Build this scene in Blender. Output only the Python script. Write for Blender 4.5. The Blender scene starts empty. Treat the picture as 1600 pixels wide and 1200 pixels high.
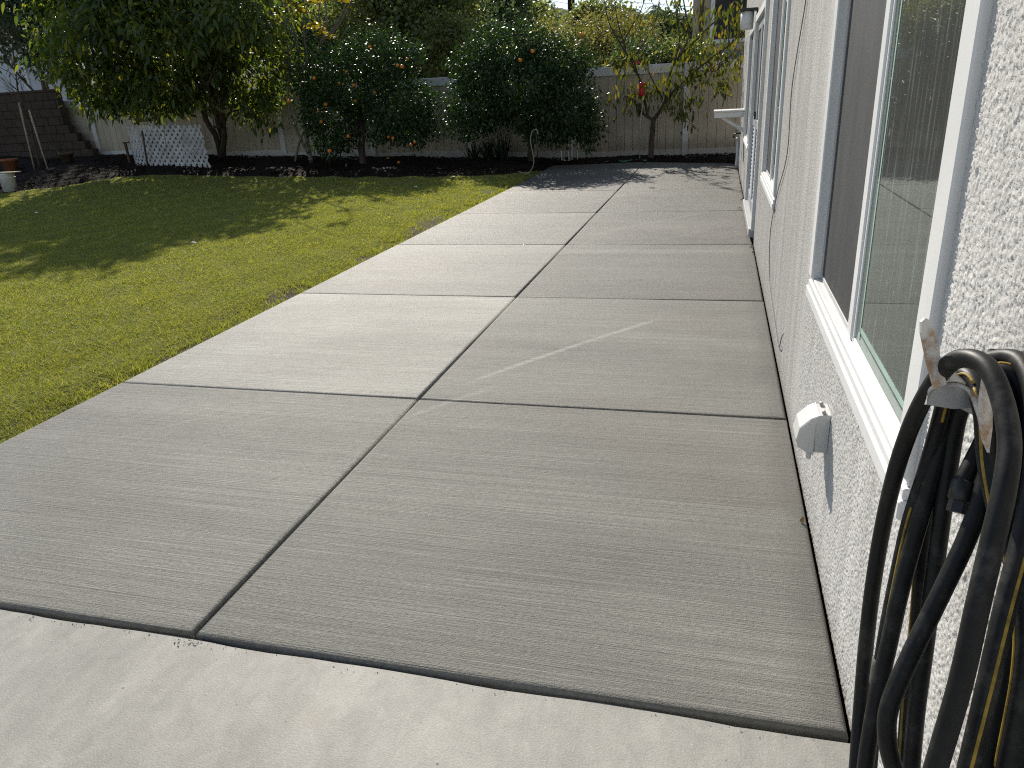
import bpy, math, random
import numpy as np
from mathutils import Vector, Matrix

rng = np.random.default_rng(7)
random.seed(7)
sc = bpy.context.scene
COL = sc.collection

# ------------------------------------------------------------------ camera
CR = np.array([0.96603593, 0.25337532, -0.05074964])
CD = np.array([0.04695169, -0.36523123, -0.92973205])
CF = np.array([-0.25410651, 0.89577179, -0.36472289])
CC = np.array([-0.3753, 0.0, 1.44])
FPX = 1154.14
cam = bpy.data.cameras.new('camera')
camo = bpy.data.objects.new('camera', cam)
COL.objects.link(camo)
cam.sensor_width = 36.0
cam.lens = FPX / 1600 * 36.0
cam.clip_start = 0.02
cam.clip_end = 2000
U, B = -CD, -CF
camo.matrix_world = Matrix(((CR[0], U[0], B[0], CC[0]), (CR[1], U[1], B[1], CC[1]), (CR[2], U[2], B[2], CC[2]), (0, 0, 0, 1)))
sc.camera = camo

# ------------------------------------------------------------------ light
SUN_AZ, SUN_EL = math.radians(26.5), math.radians(33.5)      # azimuth: left of +Y
SUN_DIR = Vector((-math.sin(SUN_AZ) * math.cos(SUN_EL), math.cos(SUN_AZ) * math.cos(SUN_EL), math.sin(SUN_EL)))
w = bpy.data.worlds.new('World')
sc.world = w
w.use_nodes = True
nt = w.node_tree
sky = nt.nodes.new('ShaderNodeTexSky')
sky.sky_type = 'NISHITA'
sky.sun_disc = False
sky.sun_elevation = SUN_EL
sky.sun_rotation = -SUN_AZ
sky.air_density = 1.0
sky.dust_density = 0.0
sky.ozone_density = 3.0
bg = nt.nodes['Background']
bg.inputs['Strength'].default_value = 0.10
hs = nt.nodes.new('ShaderNodeHueSaturation')
hs.inputs['Saturation'].default_value = 0.65
nt.links.new(sky.outputs[0], hs.inputs['Color'])
nt.links.new(hs.outputs[0], bg.inputs['Color'])
sl = bpy.data.lights.new('sun', 'SUN')
sl.energy = 4.5
sl.angle = math.radians(0.53)
sl.color = (1.0, 0.93, 0.82)
so = bpy.data.objects.new('sun', sl)
COL.objects.link(so)
so.rotation_euler = SUN_DIR.to_track_quat('Z', 'Y').to_euler()
sc.view_settings.view_transform = 'Standard'
sc.view_settings.look = 'None'
sc.view_settings.gamma = 1.0
sc.view_settings.exposure = 0.5
sc.render.engine = 'CYCLES'
sc.cycles.use_denoising = False
sc.cycles.filter_width = 1.15
sc.cycles.sample_clamp_indirect = 4.0
sc.cycles.max_bounces = 6
sc.cycles.transparent_max_bounces = 12


# ------------------------------------------------------------------ helpers
def P(px, py, X=None, Y=None, Z=None, d=None):
    v = CF + CR * (px - 800) / FPX + CD * (py - 600) / FPX
    if d is not None:
        t = d
    elif X is not None:
        t = (X - CC[0]) / v[0]
    elif Y is not None:
        t = (Y - CC[1]) / v[1]
    else:
        t = (Z - CC[2]) / v[2]
    return CC + t * v


def sstep(a, b, x):
    t = np.clip((x - a) / (b - a), 0, 1)
    return t * t * (3 - 2 * t)


def gz(x, y):
    return sstep(10.5, 17.0, y) * np.clip((-x - 3.5) / 12.8, 0, 1.3) * 0.46


class MB:
    def __init__(s):
        s.v, s.f, s.sm = [], [], []

    def add(s, vs, fs, smooth=False):
        n = len(s.v)
        s.v.extend([tuple(float(c) for c in p) for p in vs])
        s.f.extend([tuple(i + n for i in f) for f in fs])
        s.sm.extend([smooth] * len(fs))
        return s

    def box(s, x0, x1, y0, y1, z0, z1, b=0.0):
        if b <= 0:
            vs = [(x, y, z) for z in (z0, z1) for y in (y0, y1) for x in (x0, x1)]
            return s.add(vs, [(0, 2, 3, 1), (4, 5, 7, 6), (0, 1, 5, 4), (2, 6, 7, 3), (0, 4, 6, 2), (1, 3, 7, 5)])
        # bevelled box: 24 verts
        xs, ys, zs = (x0, x1), (y0, y1), (z0, z1)
        vs, idx = [], {}
        for i in (0, 1):
            for j in (0, 1):
                for k in (0, 1):
                    sx, sy, sz = (1 - 2 * i) * b, (1 - 2 * j) * b, (1 - 2 * k) * b
                    for ax in range(3):
                        p = [xs[i] + (sx if ax != 0 else 0), ys[j] + (sy if ax != 1 else 0), zs[k] + (sz if ax != 2 else 0)]
                        idx[(i, j, k, ax)] = len(vs)
                        vs.append(p)
        fs = []
        I = lambda i, j, k, a: idx[(i, j, k, a)]
        for t in (0, 1):
            q = [I(t, 0, 0, 0), I(t, 1, 0, 0), I(t, 1, 1, 0), I(t, 0, 1, 0)]
            fs.append(q if t else q[::-1])
            q = [I(0, t, 0, 1), I(0, t, 1, 1), I(1, t, 1, 1), I(1, t, 0, 1)]
            fs.append(q if t else q[::-1])
            q = [I(0, 0, t, 2), I(1, 0, t, 2), I(1, 1, t, 2), I(0, 1, t, 2)]
            fs.append(q if t else q[::-1])
        for a in (0, 1):
            for c in (0, 1):
                fs.append([I(a, c, 0, 0), I(a, c, 0, 1), I(a, c, 1, 1), I(a, c, 1, 0)])
                fs.append([I(a, 0, c, 0), I(a, 0, c, 2), I(a, 1, c, 2), I(a, 1, c, 0)])
                fs.append([I(0, a, c, 1), I(0, a, c, 2), I(1, a, c, 2), I(1, a, c, 1)])
        for i in (0, 1):
            for j in (0, 1):
                for k in (0, 1):
                    fs.append([I(i, j, k, 0), I(i, j, k, 1), I(i, j, k, 2)])
        return s.add(vs, fs)

    def tube(s, pts, rad, n=8, cap=True, smooth=True):
        pts = [np.array(p, float) for p in pts]
        m = len(pts)
        if not hasattr(rad, '__len__'):
            rad = [rad] * m
        t0 = pts[1] - pts[0]
        t0 /= np.linalg.norm(t0) + 1e-9
        a = np.array([0, 0, 1.0]) if abs(t0[2]) < .9 else np.array([1.0, 0, 0])
        u = np.cross(t0, a)
        u /= np.linalg.norm(u)
        vs = []
        for i in range(m):
            t = pts[min(i + 1, m - 1)] - pts[max(i - 1, 0)]
            t /= np.linalg.norm(t) + 1e-9
            u = u - t * (u @ t)
            u /= np.linalg.norm(u) + 1e-9
            w_ = np.cross(t, u)
            for k in range(n):
                an = 2 * math.pi * k / n
                vs.append(pts[i] + rad[i] * (math.cos(an) * u + math.sin(an) * w_))
        fs = [(i * n + k, i * n + (k + 1) % n, (i + 1) * n + (k + 1) % n, (i + 1) * n + k) for i in range(m - 1) for k in range(n)]
        if cap:
            fs += [tuple(range(n))[::-1], tuple((m - 1) * n + k for k in range(n))]
        return s.add(vs, fs, smooth)

    def lathe(s, prof, c=(0, 0, 0), n=16, smooth=True):
        vs = [(c[0] + r * math.cos(2 * math.pi * k / n), c[1] + r * math.sin(2 * math.pi * k / n), c[2] + z) for r, z in prof for k in range(n)]
        fs = [(i * n + k, i * n + (k + 1) % n, (i + 1) * n + (k + 1) % n, (i + 1) * n + k) for i in range(len(prof) - 1) for k in range(n)]
        return s.add(vs, fs, smooth)

    def prism(s, poly, ext):
        """poly: list of 3D points, extruded by vector ext"""
        n = len(poly)
        poly = [np.array(p, float) for p in poly]
        vs = poly + [p + np.array(ext, float) for p in poly]
        fs = [tuple(range(n))[::-1], tuple(range(n, 2 * n))] + [(i, (i + 1) % n, n + (i + 1) % n, n + i) for i in range(n)]
        return s.add(vs, fs)

    def build(s, name, mat, parent=None):
        me = bpy.data.meshes.new(name)
        me.from_pydata(s.v, [], s.f)
        me.polygons.foreach_set('use_smooth', s.sm)
        me.update()
        return link(name, me, mat, parent)


def link(name, me, mat, parent=None):
    o = bpy.data.objects.new(name, me)
    if mat is not None and len(me.materials) == 0:
        me.materials.append(mat)
    COL.objects.link(o)
    if parent is not None:
        o.parent = parent
    return o


def tri_mesh(name, V, T, mat, parent=None, smooth=False):
    V = np.ascontiguousarray(V, dtype=np.float32)
    T = np.ascontiguousarray(T, dtype=np.int32)
    k = T.shape[1]
    me = bpy.data.meshes.new(name)
    me.vertices.add(len(V))
    me.vertices.foreach_set('co', V.ravel())
    me.loops.add(T.size)
    me.loops.foreach_set('vertex_index', T.ravel())
    me.polygons.add(len(T))
    me.polygons.foreach_set('loop_start', np.arange(0, T.size, k, dtype=np.int32))
    me.polygons.foreach_set('loop_total', np.full(len(T), k, dtype=np.int32))
    if smooth:
        me.polygons.foreach_set('use_smooth', np.ones(len(T), bool))
    me.update(calc_edges=True)
    me.validate()
    return link(name, me, mat, parent)


def tag(o, label=None, cat=None, group=None, kind=None):
    if label:
        o['label'] = label
    if cat:
        o['category'] = cat
    if group:
        o['group'] = group
    if kind:
        o['kind'] = kind
    return o


def empty(name, loc=(0, 0, 0), label=None, cat=None, group=None, kind=None):
    o = bpy.data.objects.new(name, None)
    o.empty_display_size = 0.1
    COL.objects.link(o)
    o.location = loc
    return tag(o, label, cat, group, kind)


def adopt(o, parent):
    """parent keeping the world place (parents here are unrotated empties)"""
    o.parent = parent
    o.matrix_parent_inverse = Matrix.Translation(parent.location).inverted()
    return o


def smooth_path(pts, sub=8):
    pts = [np.array(p, float) for p in pts]
    out = []
    for i in range(len(pts) - 1):
        p0, p1, p2, p3 = pts[max(i - 1, 0)], pts[i], pts[i + 1], pts[min(i + 2, len(pts) - 1)]
        for k in range(sub):
            t = k / sub
            out.append(0.5 * ((2 * p1) + (-p0 + p2) * t + (2 * p0 - 5 * p1 + 4 * p2 - p3) * t * t + (-p0 + 3 * p1 - 3 * p2 + p3) * t ** 3))
    out.append(pts[-1])
    return out


def vnoise2(shape, cell, r):
    """smooth value noise on a grid"""
    h, w_ = int(shape[0] / cell) + 3, int(shape[1] / cell) + 3
    g = r.random((h, w_))
    y = np.arange(shape[0]) / cell
    x = np.arange(shape[1]) / cell
    yi, xi = y.astype(int), x.astype(int)
    fy, fx = (y - yi)[:, None], (x - xi)[None, :]
    fy, fx = fy * fy * (3 - 2 * fy), fx * fx * (3 - 2 * fx)
    a, b = g[yi][:, xi], g[yi][:, xi + 1]
    c, d = g[yi + 1][:, xi], g[yi + 1][:, xi + 1]
    return (a * (1 - fx) + b * fx) * (1 - fy) + (c * (1 - fx) + d * fx) * fy


# ------------------------------------------------------------------ materials
class NT:
    def __init__(s, name):
        s.m = bpy.data.materials.new(name)
        s.m.use_nodes = True
        s.t = s.m.node_tree
        s.b = s.t.nodes['Principled BSDF']
        s.out = s.t.nodes['Material Output']

    def n(s, typ, ins=None, **kw):
        nd = s.t.nodes.new(typ)
        for k, v in kw.items():
            setattr(nd, k, v)
        for k, v in (ins or {}).items():
            s.set(nd.inputs[k], v)
        return nd

    def set(s, sock, v):
        if isinstance(v, bpy.types.NodeSocket):
            s.t.links.new(v, sock)
        elif isinstance(v, bpy.types.Node):
            s.t.links.new(v.outputs[0], sock)
        else:
            if hasattr(sock.default_value, '__len__') and len(sock.default_value) == 4 and len(v) == 3:
                v = (*v, 1)
            sock.default_value = v

    def coord(s, scale=(1, 1, 1), loc=(0, 0, 0), rot=(0, 0, 0)):
        g = s.n('ShaderNodeNewGeometry')
        mp = s.n('ShaderNodeMapping', {'Vector': g.outputs['Position'], 'Scale': scale, 'Location': loc, 'Rotation': rot})
        return mp.outputs[0]

    def noise(s, vec, scale=1, detail=4, rough=.55, dist=0):
        return s.n('ShaderNodeTexNoise', {'Vector': vec, 'Scale': scale, 'Detail': detail, 'Roughness': rough, 'Distortion': dist}).outputs[0]

    def ramp(s, fac, stops):
        r = s.n('ShaderNodeValToRGB', {'Fac': fac})
        el = r.color_ramp.elements
        while len(el) < len(stops):
            el.new(.5)
        for e, (p, c) in zip(el, stops):
            e.position = p
            if not hasattr(c, '__len__'):
                c = (c, c, c)
            e.color = (*c, 1)
        return r.outputs[0]

    def mix(s, fac, a, b, mode='MIX'):
        m = s.n('ShaderNodeMix', data_type='RGBA', blend_type=mode)
        s.set(m.inputs[0], fac)
        s.set(m.inputs[6], a)
        s.set(m.inputs[7], b)
        return m.outputs[2]

    def math(s, op, a, b=None, c=None, clamp=False):
        m = s.n('ShaderNodeMath', operation=op, use_clamp=clamp)
        s.set(m.inputs[0], a)
        if b is not None:
            s.set(m.inputs[1], b)
        if c is not None:
            s.set(m.inputs[2], c)
        return m.outputs[0]

    def maprange(s, v, a, b, c=0.0, d=1.0):
        m = s.n('ShaderNodeMapRange', interpolation_type='SMOOTHSTEP')
        for i, x in enumerate((v, a, b, c, d)):
            s.set(m.inputs[i], x)
        return m.outputs[0]

    def bump(s, h, strength=.5, dist=.01, normal=None):
        ins = {'Height': h, 'Strength': strength, 'Distance': dist}
        if normal is not None:
            ins['Normal'] = normal
        return s.n('ShaderNodeBump', ins).outputs[0]

    def fin(s, color=None, rough=None, normal=None, spec=None, metal=None):
        if color is not None:
            s.set(s.b.inputs['Base Color'], color)
        if rough is not None:
            s.set(s.b.inputs['Roughness'], rough)
        if normal is not None:
            s.set(s.b.inputs['Normal'], normal)
        if spec is not None:
            s.set(s.b.inputs['Specular IOR Level'], spec)
        if metal is not None:
            s.set(s.b.inputs['Metallic'], metal)
        return s.m


def simple(name, col, rough=.6, var=.12, scale=6, spec=.4, bump=0.0, bscale=60, metal=0.0):
    m = NT(name)
    c = m.coord()
    n = m.noise(c, scale, 5, .6)
    lo = tuple(x * (1 - var) for x in col)
    hi = tuple(min(1, x * (1 + var)) for x in col)
    col_ = m.ramp(n, [(.3, lo), (.7, hi)])
    nm = m.bump(m.noise(c, bscale, 3), .5, bump) if bump else None
    return m.fin(col_, rough, nm, spec, metal)


def leaf_mat(name, cols, rough=.38, trans=.35, tcol=None, spec=.5):
    """leaf colours picked leaf by leaf; light passes through the blade"""
    m = NT(name)
    g = m.n('ShaderNodeNewGeometry')
    r = g.outputs['Random Per Island']
    k = len(cols)
    col = m.ramp(r, [(i / max(k - 1, 1), c) for i, c in enumerate(cols)])
    big = m.noise(m.coord(), 1.1, 2)
    col = m.mix(.35, col, m.ramp(big, [(.3, .6), (.7, 1.0)]), 'MULTIPLY')
    m.fin(col, rough, None, spec)
    tr = m.n('ShaderNodeBsdfTranslucent')
    tc = m.mix(1.0, col, tcol or (1.6, 1.5, .5), 'MULTIPLY')
    m.set(tr.inputs['Color'], tc)
    mx = m.n('ShaderNodeMixShader', {0: trans, 1: m.b.outputs[0], 2: tr.outputs[0]})
    m.t.links.new(mx.outputs[0], m.out.inputs['Surface'])
    return m.m


def concrete_new():
    m = NT('broom_finished_concrete')
    g = m.n('ShaderNodeNewGeometry')
    pos = g.outputs['Position']
    sep = m.n('ShaderNodeSeparateXYZ', {0: pos})
    x, y = sep.outputs[0], sep.outputs[1]
    info = m.n('ShaderNodeAttribute', attribute_type='OBJECT', attribute_name='sheen_tone')
    lines = m.noise(m.coord((.9, 170, 1), rot=(0, 0, .012)), 1, 4, .7)
    lines2 = m.noise(m.coord((.35, 46, 1), loc=(3, 1, 0)), 1, 3, .6)
    broad = m.noise(m.coord((.6, 1.0, 1)), 1.1, 5, .6)
    band = m.noise(m.coord((.25, 4.5, 1), loc=(0, 5, 0)), 1, 3)
    fine = m.noise(m.coord(), 240, 2)
    lmask = m.maprange(m.noise(m.coord((.8, 1.6, 1), loc=(1, 4, 0)), 1.3, 4, .6), .35, .68, .25, 1.0)
    lsoft = m.math('MULTIPLY_ADD', m.math('SUBTRACT', lines, .5), lmask, .5)
    col = m.ramp(lsoft, [(.28, (.092, .092, .083)), (.72, (.236, .233, .212))])
    col = m.mix(.55, col, m.ramp(lines2, [(.3, .72), (.7, 1.12)]), 'MULTIPLY')
    col = m.mix(.75, col, m.ramp(broad, [(.28, .74), (.72, 1.18)]), 'MULTIPLY')
    col = m.mix(.5, col, m.ramp(band, [(.3, .80), (.7, 1.14)]), 'MULTIPLY')
    spk = m.noise(m.coord((1, 2.0, 1)), 62, 4, .75)
    col = m.mix(m.math('SUBTRACT', 1.1, m.math('MULTIPLY', lmask, .6)), col, m.ramp(spk, [(.32, .68), (.68, 1.28)]), 'MULTIPLY')
    col = m.mix(.4, col, m.ramp(fine, [(.3, .62), (.7, 1.25)]), 'MULTIPLY')
    sheen_tone = info.outputs['Fac']  # slab tone, partly sun sheen put into the colour
    cmb = m.n('ShaderNodeCombineColor', {0: sheen_tone, 1: sheen_tone, 2: sheen_tone})
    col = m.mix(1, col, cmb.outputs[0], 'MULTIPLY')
    # a warmer blush where cement paste rose
    warm = m.maprange(m.noise(m.coord(loc=(9, 2, 0)), .55, 3), .48, .7)
    col = m.mix(m.math('MULTIPLY', warm, .35), col, (.20, .175, .155))
    # pale powdery scuffs left by a dragged hose / broom: y = a + b x + c x^2 over x0..x1
    brk = m.maprange(m.noise(m.coord((3, 60, 1)), 1, 4, .7), .3, .65)
    dust = None
    scuffs = [(-1.67, -.64, 3.45, 4.88, .055, .95, .045), (-1.25, -.15, 4.42, 4.30, .10, .16, .1), (-1.95, .1, 7.0, 7.02, .15, .34, 0),
              (-1.8, -.45, 7.6, 9.3, .06, .22, .1), (-2.2, -1.2, 10.2, 11.4, .07, .30, .1), (-1.5, -.3, 6.55, 8.3, .10, .12, .1),
              (-3.3, -2.4, 2.35, 3.15, .035, .16, .1), (-1.80, -1.45, 3.0, 3.48, .05, .5, .03)]
    for x0, x1, y0, y1, wd, amt, sag in scuffs:
        b = (y1 - y0) / (x1 - x0)
        a = y0 - b * x0
        f = m.math('MULTIPLY_ADD', x, b, a)
        t = m.math('DIVIDE', m.math('SUBTRACT', x, x0), x1 - x0)
        arc = m.math('MULTIPLY', m.math('MULTIPLY', t, m.math('SUBTRACT', 1.0, t)), 4 * sag)
        dy = m.math('ABSOLUTE', m.math('SUBTRACT', y, m.math('ADD', f, arc)))
        e = m.maprange(dy, wd, wd * .15)
        tri = m.math('MULTIPLY', m.maprange(t, 0.0, .18), m.maprange(t, 1.0, .8))
        e = m.math('MULTIPLY', m.math('MULTIPLY', e, tri), amt)
        dust = e if dust is None else m.math('MAXIMUM', dust, e)
    dust = m.math('MULTIPLY', dust, m.math('MULTIPLY_ADD', brk, .8, .2))
    col = m.mix(dust, col, (.36, .35, .33))
    # damp darker strip of dirt beside the house wall
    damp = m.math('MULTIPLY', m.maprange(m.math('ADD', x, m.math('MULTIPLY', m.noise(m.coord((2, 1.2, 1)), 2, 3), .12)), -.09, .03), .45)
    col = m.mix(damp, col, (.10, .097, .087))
    pits = m.n('ShaderNodeTexVoronoi', {'Vector': pos, 'Scale': 9.0})
    dot = m.maprange(pits.outputs[0], .035, .02)
    sel = m.n('ShaderNodeSeparateColor', {0: pits.outputs[1]})
    dot = m.math('MULTIPLY', dot, m.math('GREATER_THAN', sel.outputs[0], .82))
    col = m.mix(dot, col, (.06, .055, .045))
    h = m.math('ADD', m.math('MULTIPLY', lines, 1.0), m.math('MULTIPLY', fine, .7))
    rough = m.math('MULTIPLY_ADD', lines2, .14, .44)
    return m.fin(col, rough, m.bump(h, 1.0, .006), .16)


def concrete_old():
    m = NT('weathered_pale_concrete')
    r = (0, 0, -.55)
    st = m.noise(m.coord((11, 1.5, 1), rot=r), 1, 6, .75, .5)
    broad = m.noise(m.coord((1.6, .8, 1), rot=r), 1.6, 5, .65, .4)
    fine = m.noise(m.coord(), 190, 3, .7)
    col = m.ramp(st, [(.25, (.305, .299, .274)), (.75, (.355, .349, .322))])
    col = m.mix(.8, col, m.ramp(broad, [(.28, .66), (.72, 1.12)]), 'MULTIPLY')
    mott = m.noise(m.coord((1.3, 1, 1), rot=(0, 0, .7)), 14, 5, .7, .6)
    col = m.mix(.6, col, m.ramp(mott, [(.3, .74), (.7, 1.18)]), 'MULTIPLY')
    col = m.mix(.7, col, m.ramp(fine, [(.3, .70), (.7, 1.16)]), 'MULTIPLY')
    for sca, th, c in ((38, .15, (.13, .12, .11)), (16, .075, (.05, .045, .04)), (60, .12, (.55, .54, .51))):
        v = m.n('ShaderNodeTexVoronoi', {'Vector': m.coord(loc=(sca, 0, 0)), 'Scale': sca})
        s_ = m.n('ShaderNodeSeparateColor', {0: v.outputs[1]})
        d = m.math('MULTIPLY', m.maprange(v.outputs[0], th, th * .5), m.math('GREATER_THAN', s_.outputs[0], .86))
        col = m.mix(m.math('MULTIPLY', d, .75), col, c)
    rust = m.maprange(m.noise(m.coord(loc=(2, 7, 0)), 3.2, 4), .62, .75)
    col = m.mix(m.math('MULTIPLY', rust, .22), col, (.33, .25, .18))
    h = m.math('ADD', fine, m.math('MULTIPLY', mott, .5))
    return m.fin(col, .62, m.bump(h, .45, .003), .35)


def stucco():
    m = NT('grey_stucco')
    c = m.coord()
    grain = m.noise(c, 150, 3, .65)
    grain2 = m.noise(c, 60, 3, .6)
    streak = m.noise(m.coord((1, 9, .5)), 1, 6, .7)
    broad = m.noise(c, .9, 4)
    col = m.ramp(streak, [(.28, (.47, .459, .438)), (.72, (.69, .676, .648))])
    col = m.mix(.5, col, m.ramp(broad, [(.3, .84), (.7, 1.06)]), 'MULTIPLY')
    # far wall has no modelled grain, so relief comes from the bump there
    sep = m.n('ShaderNodeSeparateXYZ', {0: m.n('ShaderNodeNewGeometry').outputs['Position']})
    far = m.maprange(sep.outputs[1], 2.9, 3.4, .0, 1.0)
    h = m.math('ADD', m.math('MULTIPLY', grain, 1.0), m.math('MULTIPLY', grain2, .8))
    g3 = m.noise(c, 330, 2, .6)
    col = m.mix(.55, col, m.ramp(m.math('ADD', m.math('MULTIPLY', grain, .55), m.math('MULTIPLY', g3, .45)), [(.36, .60), (.6, 1.14)]), 'MULTIPLY')
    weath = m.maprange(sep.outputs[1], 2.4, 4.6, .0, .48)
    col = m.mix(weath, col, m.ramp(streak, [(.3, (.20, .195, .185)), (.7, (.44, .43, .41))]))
    splash = m.math('MULTIPLY', m.maprange(m.math('ADD', sep.outputs[2], m.math('MULTIPLY', m.noise(m.coord((1, 3, 3)), 2, 4), .12)), .20, .03), .30)
    col = m.mix(splash, col, (.27, .25, .22))
    bp = m.n('ShaderNodeBump', {'Height': h, 'Strength': m.math('MULTIPLY_ADD', far, .75, .2), 'Distance': .010})
    return m.fin(col, .92, bp.outputs[0], .2)


def grass_mat(name='grass_blades'):
    m = NT(name)
    g = m.n('ShaderNodeNewGeometry')
    c = m.coord()
    r = g.outputs['Random Per Island']
    patch = m.noise(c, 1.3, 5, .6)
    dry = m.noise(m.coord(loc=(4, 1, 0)), 4.5, 4, .6)
    col = m.ramp(r, [(0, (.14, .185, .045)), (.5, (.220, .268, .074)), (.85, (.295, .315, .12)), (1, (.40, .38, .24))])
    col = m.mix(m.maprange(patch, .42, .68), col, m.mix(1, col, (1.06, 1.03, .88), 'MULTIPLY'))
    col = m.mix(m.math('MULTIPLY', m.maprange(dry, .64, .78), .12), col, (.24, .21, .12))
    m.fin(col, .6, None, .22)
    tr = m.n('ShaderNodeBsdfTranslucent')
    m.set(tr.inputs['Color'], m.mix(1, col, (1.9, 1.7, .6), 'MULTIPLY'))
    mx = m.n('ShaderNodeMixShader', {0: .42, 1: m.b.outputs[0], 2: tr.outputs[0]})
    m.t.links.new(mx.outputs[0], m.out.inputs['Surface'])
    return m.m


def soil_mat(name, cols, scale, bump):
    m = NT(name)
    c = m.coord()
    n1 = m.noise(c, scale, 6, .7)
    n2 = m.noise(c, scale * 7, 4, .7)
    col = m.ramp(n1, [(.3, cols[0]), (.7, cols[1])])
    col = m.mix(.5, col, m.ramp(n2, [(.3, .6), (.7, 1.2)]), 'MULTIPLY')
    h = m.math('ADD', n1, m.math('MULTIPLY', n2, .5))
    return m.fin(col, .95, m.bump(h, .8, bump), .15)


def glass_mat(name, tint=(.55, .62, .58), dirt=.42):
    m = NT(name)
    m.t.nodes.remove(m.b)
    fr = m.n('ShaderNodeFresnel', {'IOR': 1.75})
    gl = m.n('ShaderNodeBsdfGlossy', {'Color': (.80, .92, .87), 'Roughness': .012})
    tp = m.n('ShaderNodeBsdfTransparent', {'Color': tint})
    mx = m.n('ShaderNodeMixShader', {0: fr.outputs[0], 1: tp.outputs[0], 2: gl.outputs[0]})
    st = m.noise(m.coord((1, 55, 2.2)), 1, 5, .65)
    sp = m.noise(m.coord((1, 38, 14)), 1, 4, .6)
    d = m.math('ADD', m.math('MULTIPLY', m.maprange(st, .5, .75), .5), m.maprange(sp, .66, .76))
    d = m.math('MULTIPLY_ADD', d, dirt, dirt * .22, clamp=True)
    df = m.n('ShaderNodeBsdfDiffuse', {'Color': (.6, .6, .57)})
    mx2 = m.n('ShaderNodeMixShader', {0: d, 1: mx.outputs[0], 2: df.outputs[0]})
    m.t.links.new(mx2.outputs[0], m.out.inputs['Surface'])
    return m.m


def screen_mat():
    m = NT('insect_screen_mesh')
    m.fin(m.ramp(m.noise(m.coord((1, 3, 1)), 2, 4), [(.3, (.055, .057, .06)), (.7, (.10, .102, .105))]), .7, None, .3)
    tp = m.n('ShaderNodeBsdfTransparent')
    mx = m.n('ShaderNodeMixShader', {0: .78, 1: tp.outputs[0], 2: m.b.outputs[0]})
    m.t.links.new(mx.outputs[0], m.out.inputs['Surface'])
    return m.m


def hose_mat():
    m = NT('black_rubber_hose')
    c = m.coord()
    d = m.noise(c, 30, 5, .7)
    d2 = m.noise(c, 7, 3, .6)
    col = m.ramp(d, [(.35, (.006, .0065, .007)), (.7, (.016, .0165, .0165))])
    dust = m.math('MULTIPLY', m.maprange(m.math('ADD', m.math('MULTIPLY', d, .5), m.math('MULTIPLY', d2, .5)), .52, .66), .30)
    col = m.mix(dust, col, (.12, .115, .10))
    return m.fin(col, m.math('MULTIPLY_ADD', d, .3, .34), m.bump(d, .25, .002), .25)


def rusty():
    m = NT('white_enamel_with_rust')
    c = m.coord()
    n = m.noise(c, 34, 6, .7)
    n2 = m.noise(c, 11, 3, .6)
    f = m.maprange(m.math('ADD', m.math('MULTIPLY', n, .6), m.math('MULTIPLY', n2, .4)), .46, .60)
    col = m.mix(f, (.66, .64, .60), m.ramp(n, [(.35, (.20, .085, .030)), (.7, (.48, .30, .17))]))
    return m.fin(col, .55, m.bump(n, .3, .002), .4)


M = {}
M['conc'] = concrete_new()
M['old'] = concrete_old()
M['joint'] = simple('dark_joint_grit', (.035, .033, .030), .95, .3, 40, .1)
M['stucco'] = stucco()
M['white'] = simple('white_vinyl_frame', (.74, .74, .73), .42, .06, 3)
M['offwhite'] = simple('painted_white_wood', (.72, .71, .68), .55, .1, 5)
M['grass'] = grass_mat()
def turf_mat():
    m = NT('turf_soil')
    c = m.coord()
    n1, n2 = m.noise(c, 5, 6, .7), m.noise(c, 40, 4, .7)
    col = m.ramp(n1, [(.3, (.12, .13, .045)), (.7, (.19, .19, .08))])
    col = m.mix(.5, col, m.ramp(n2, [(.3, .6), (.7, 1.2)]), 'MULTIPLY')
    sep = m.n('ShaderNodeSeparateXYZ', {0: c})
    edge = m.math('ADD', sep.outputs[0], m.math('MULTIPLY', m.noise(m.coord(loc=(0, 3, 0)), 2.2, 4, .65), .62))
    soil = m.maprange(edge, -3.86, -3.62)                     # bare dug soil along the new concrete
    col = m.mix(soil, col, m.ramp(n2, [(.3, (.035, .028, .020)), (.7, (.11, .092, .07))]))
    return m.fin(col, .95, m.bump(m.math('ADD', n1, n2), .8, .02), .15)


M['turf'] = turf_mat()
M['mulch'] = soil_mat('dark_mulch', ((.010, .008, .007), (.030, .022, .017)), 9, .05)
M['clod'] = soil_mat('mulch_chips', ((.012, .009, .007), (.045, .030, .020)), 20, .01)
M['dirt'] = soil_mat('dry_grey_soil', ((.12, .10, .08), (.26, .23, .19)), 9, .02)
M['earth'] = soil_mat('hill_earth', ((.06, .055, .03), (.13, .115, .07)), .4, .2)
M['glass'] = glass_mat('window_glass')
M['glass_far'] = glass_mat('clear_window_glass', (.4, .44, .43), .1)
M['screen'] = screen_mat()
M['seal'] = simple('pale_green_spacer', (.36, .50, .45), .5, .1)
M['dark'] = simple('dark_interior', (.035, .036, .036), .9, .2)
M['curtain'] = simple('pale_curtain', (.30, .30, .29), .9, .15, 3)
M['blackmetal'] = simple('black_metal', (.015, .015, .016), .4, .2, 10, .5)
M['doorgrey'] = simple('grey_painted_door', (.34, .36, .38), .5, .06)
M['hose'] = hose_mat()
M['stripe'] = simple('yellow_hose_stripe', (.30, .20, .025), .55, .45, 60)
M['rust'] = rusty()
M['zinc'] = simple('dull_grey_enamel', (.42, .42, .41), .5, .08, 12)
M['coupling'] = simple('dark_grey_coupling', (.10, .10, .095), .4, .3, 40, .5)
M['boxplastic'] = simple('pale_grey_plastic', (.58, .58, .56), .45, .05, 8)
M['clearplastic'] = simple('smoked_clear_plastic', (.42, .43, .41), .3, .06, 8)
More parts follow.
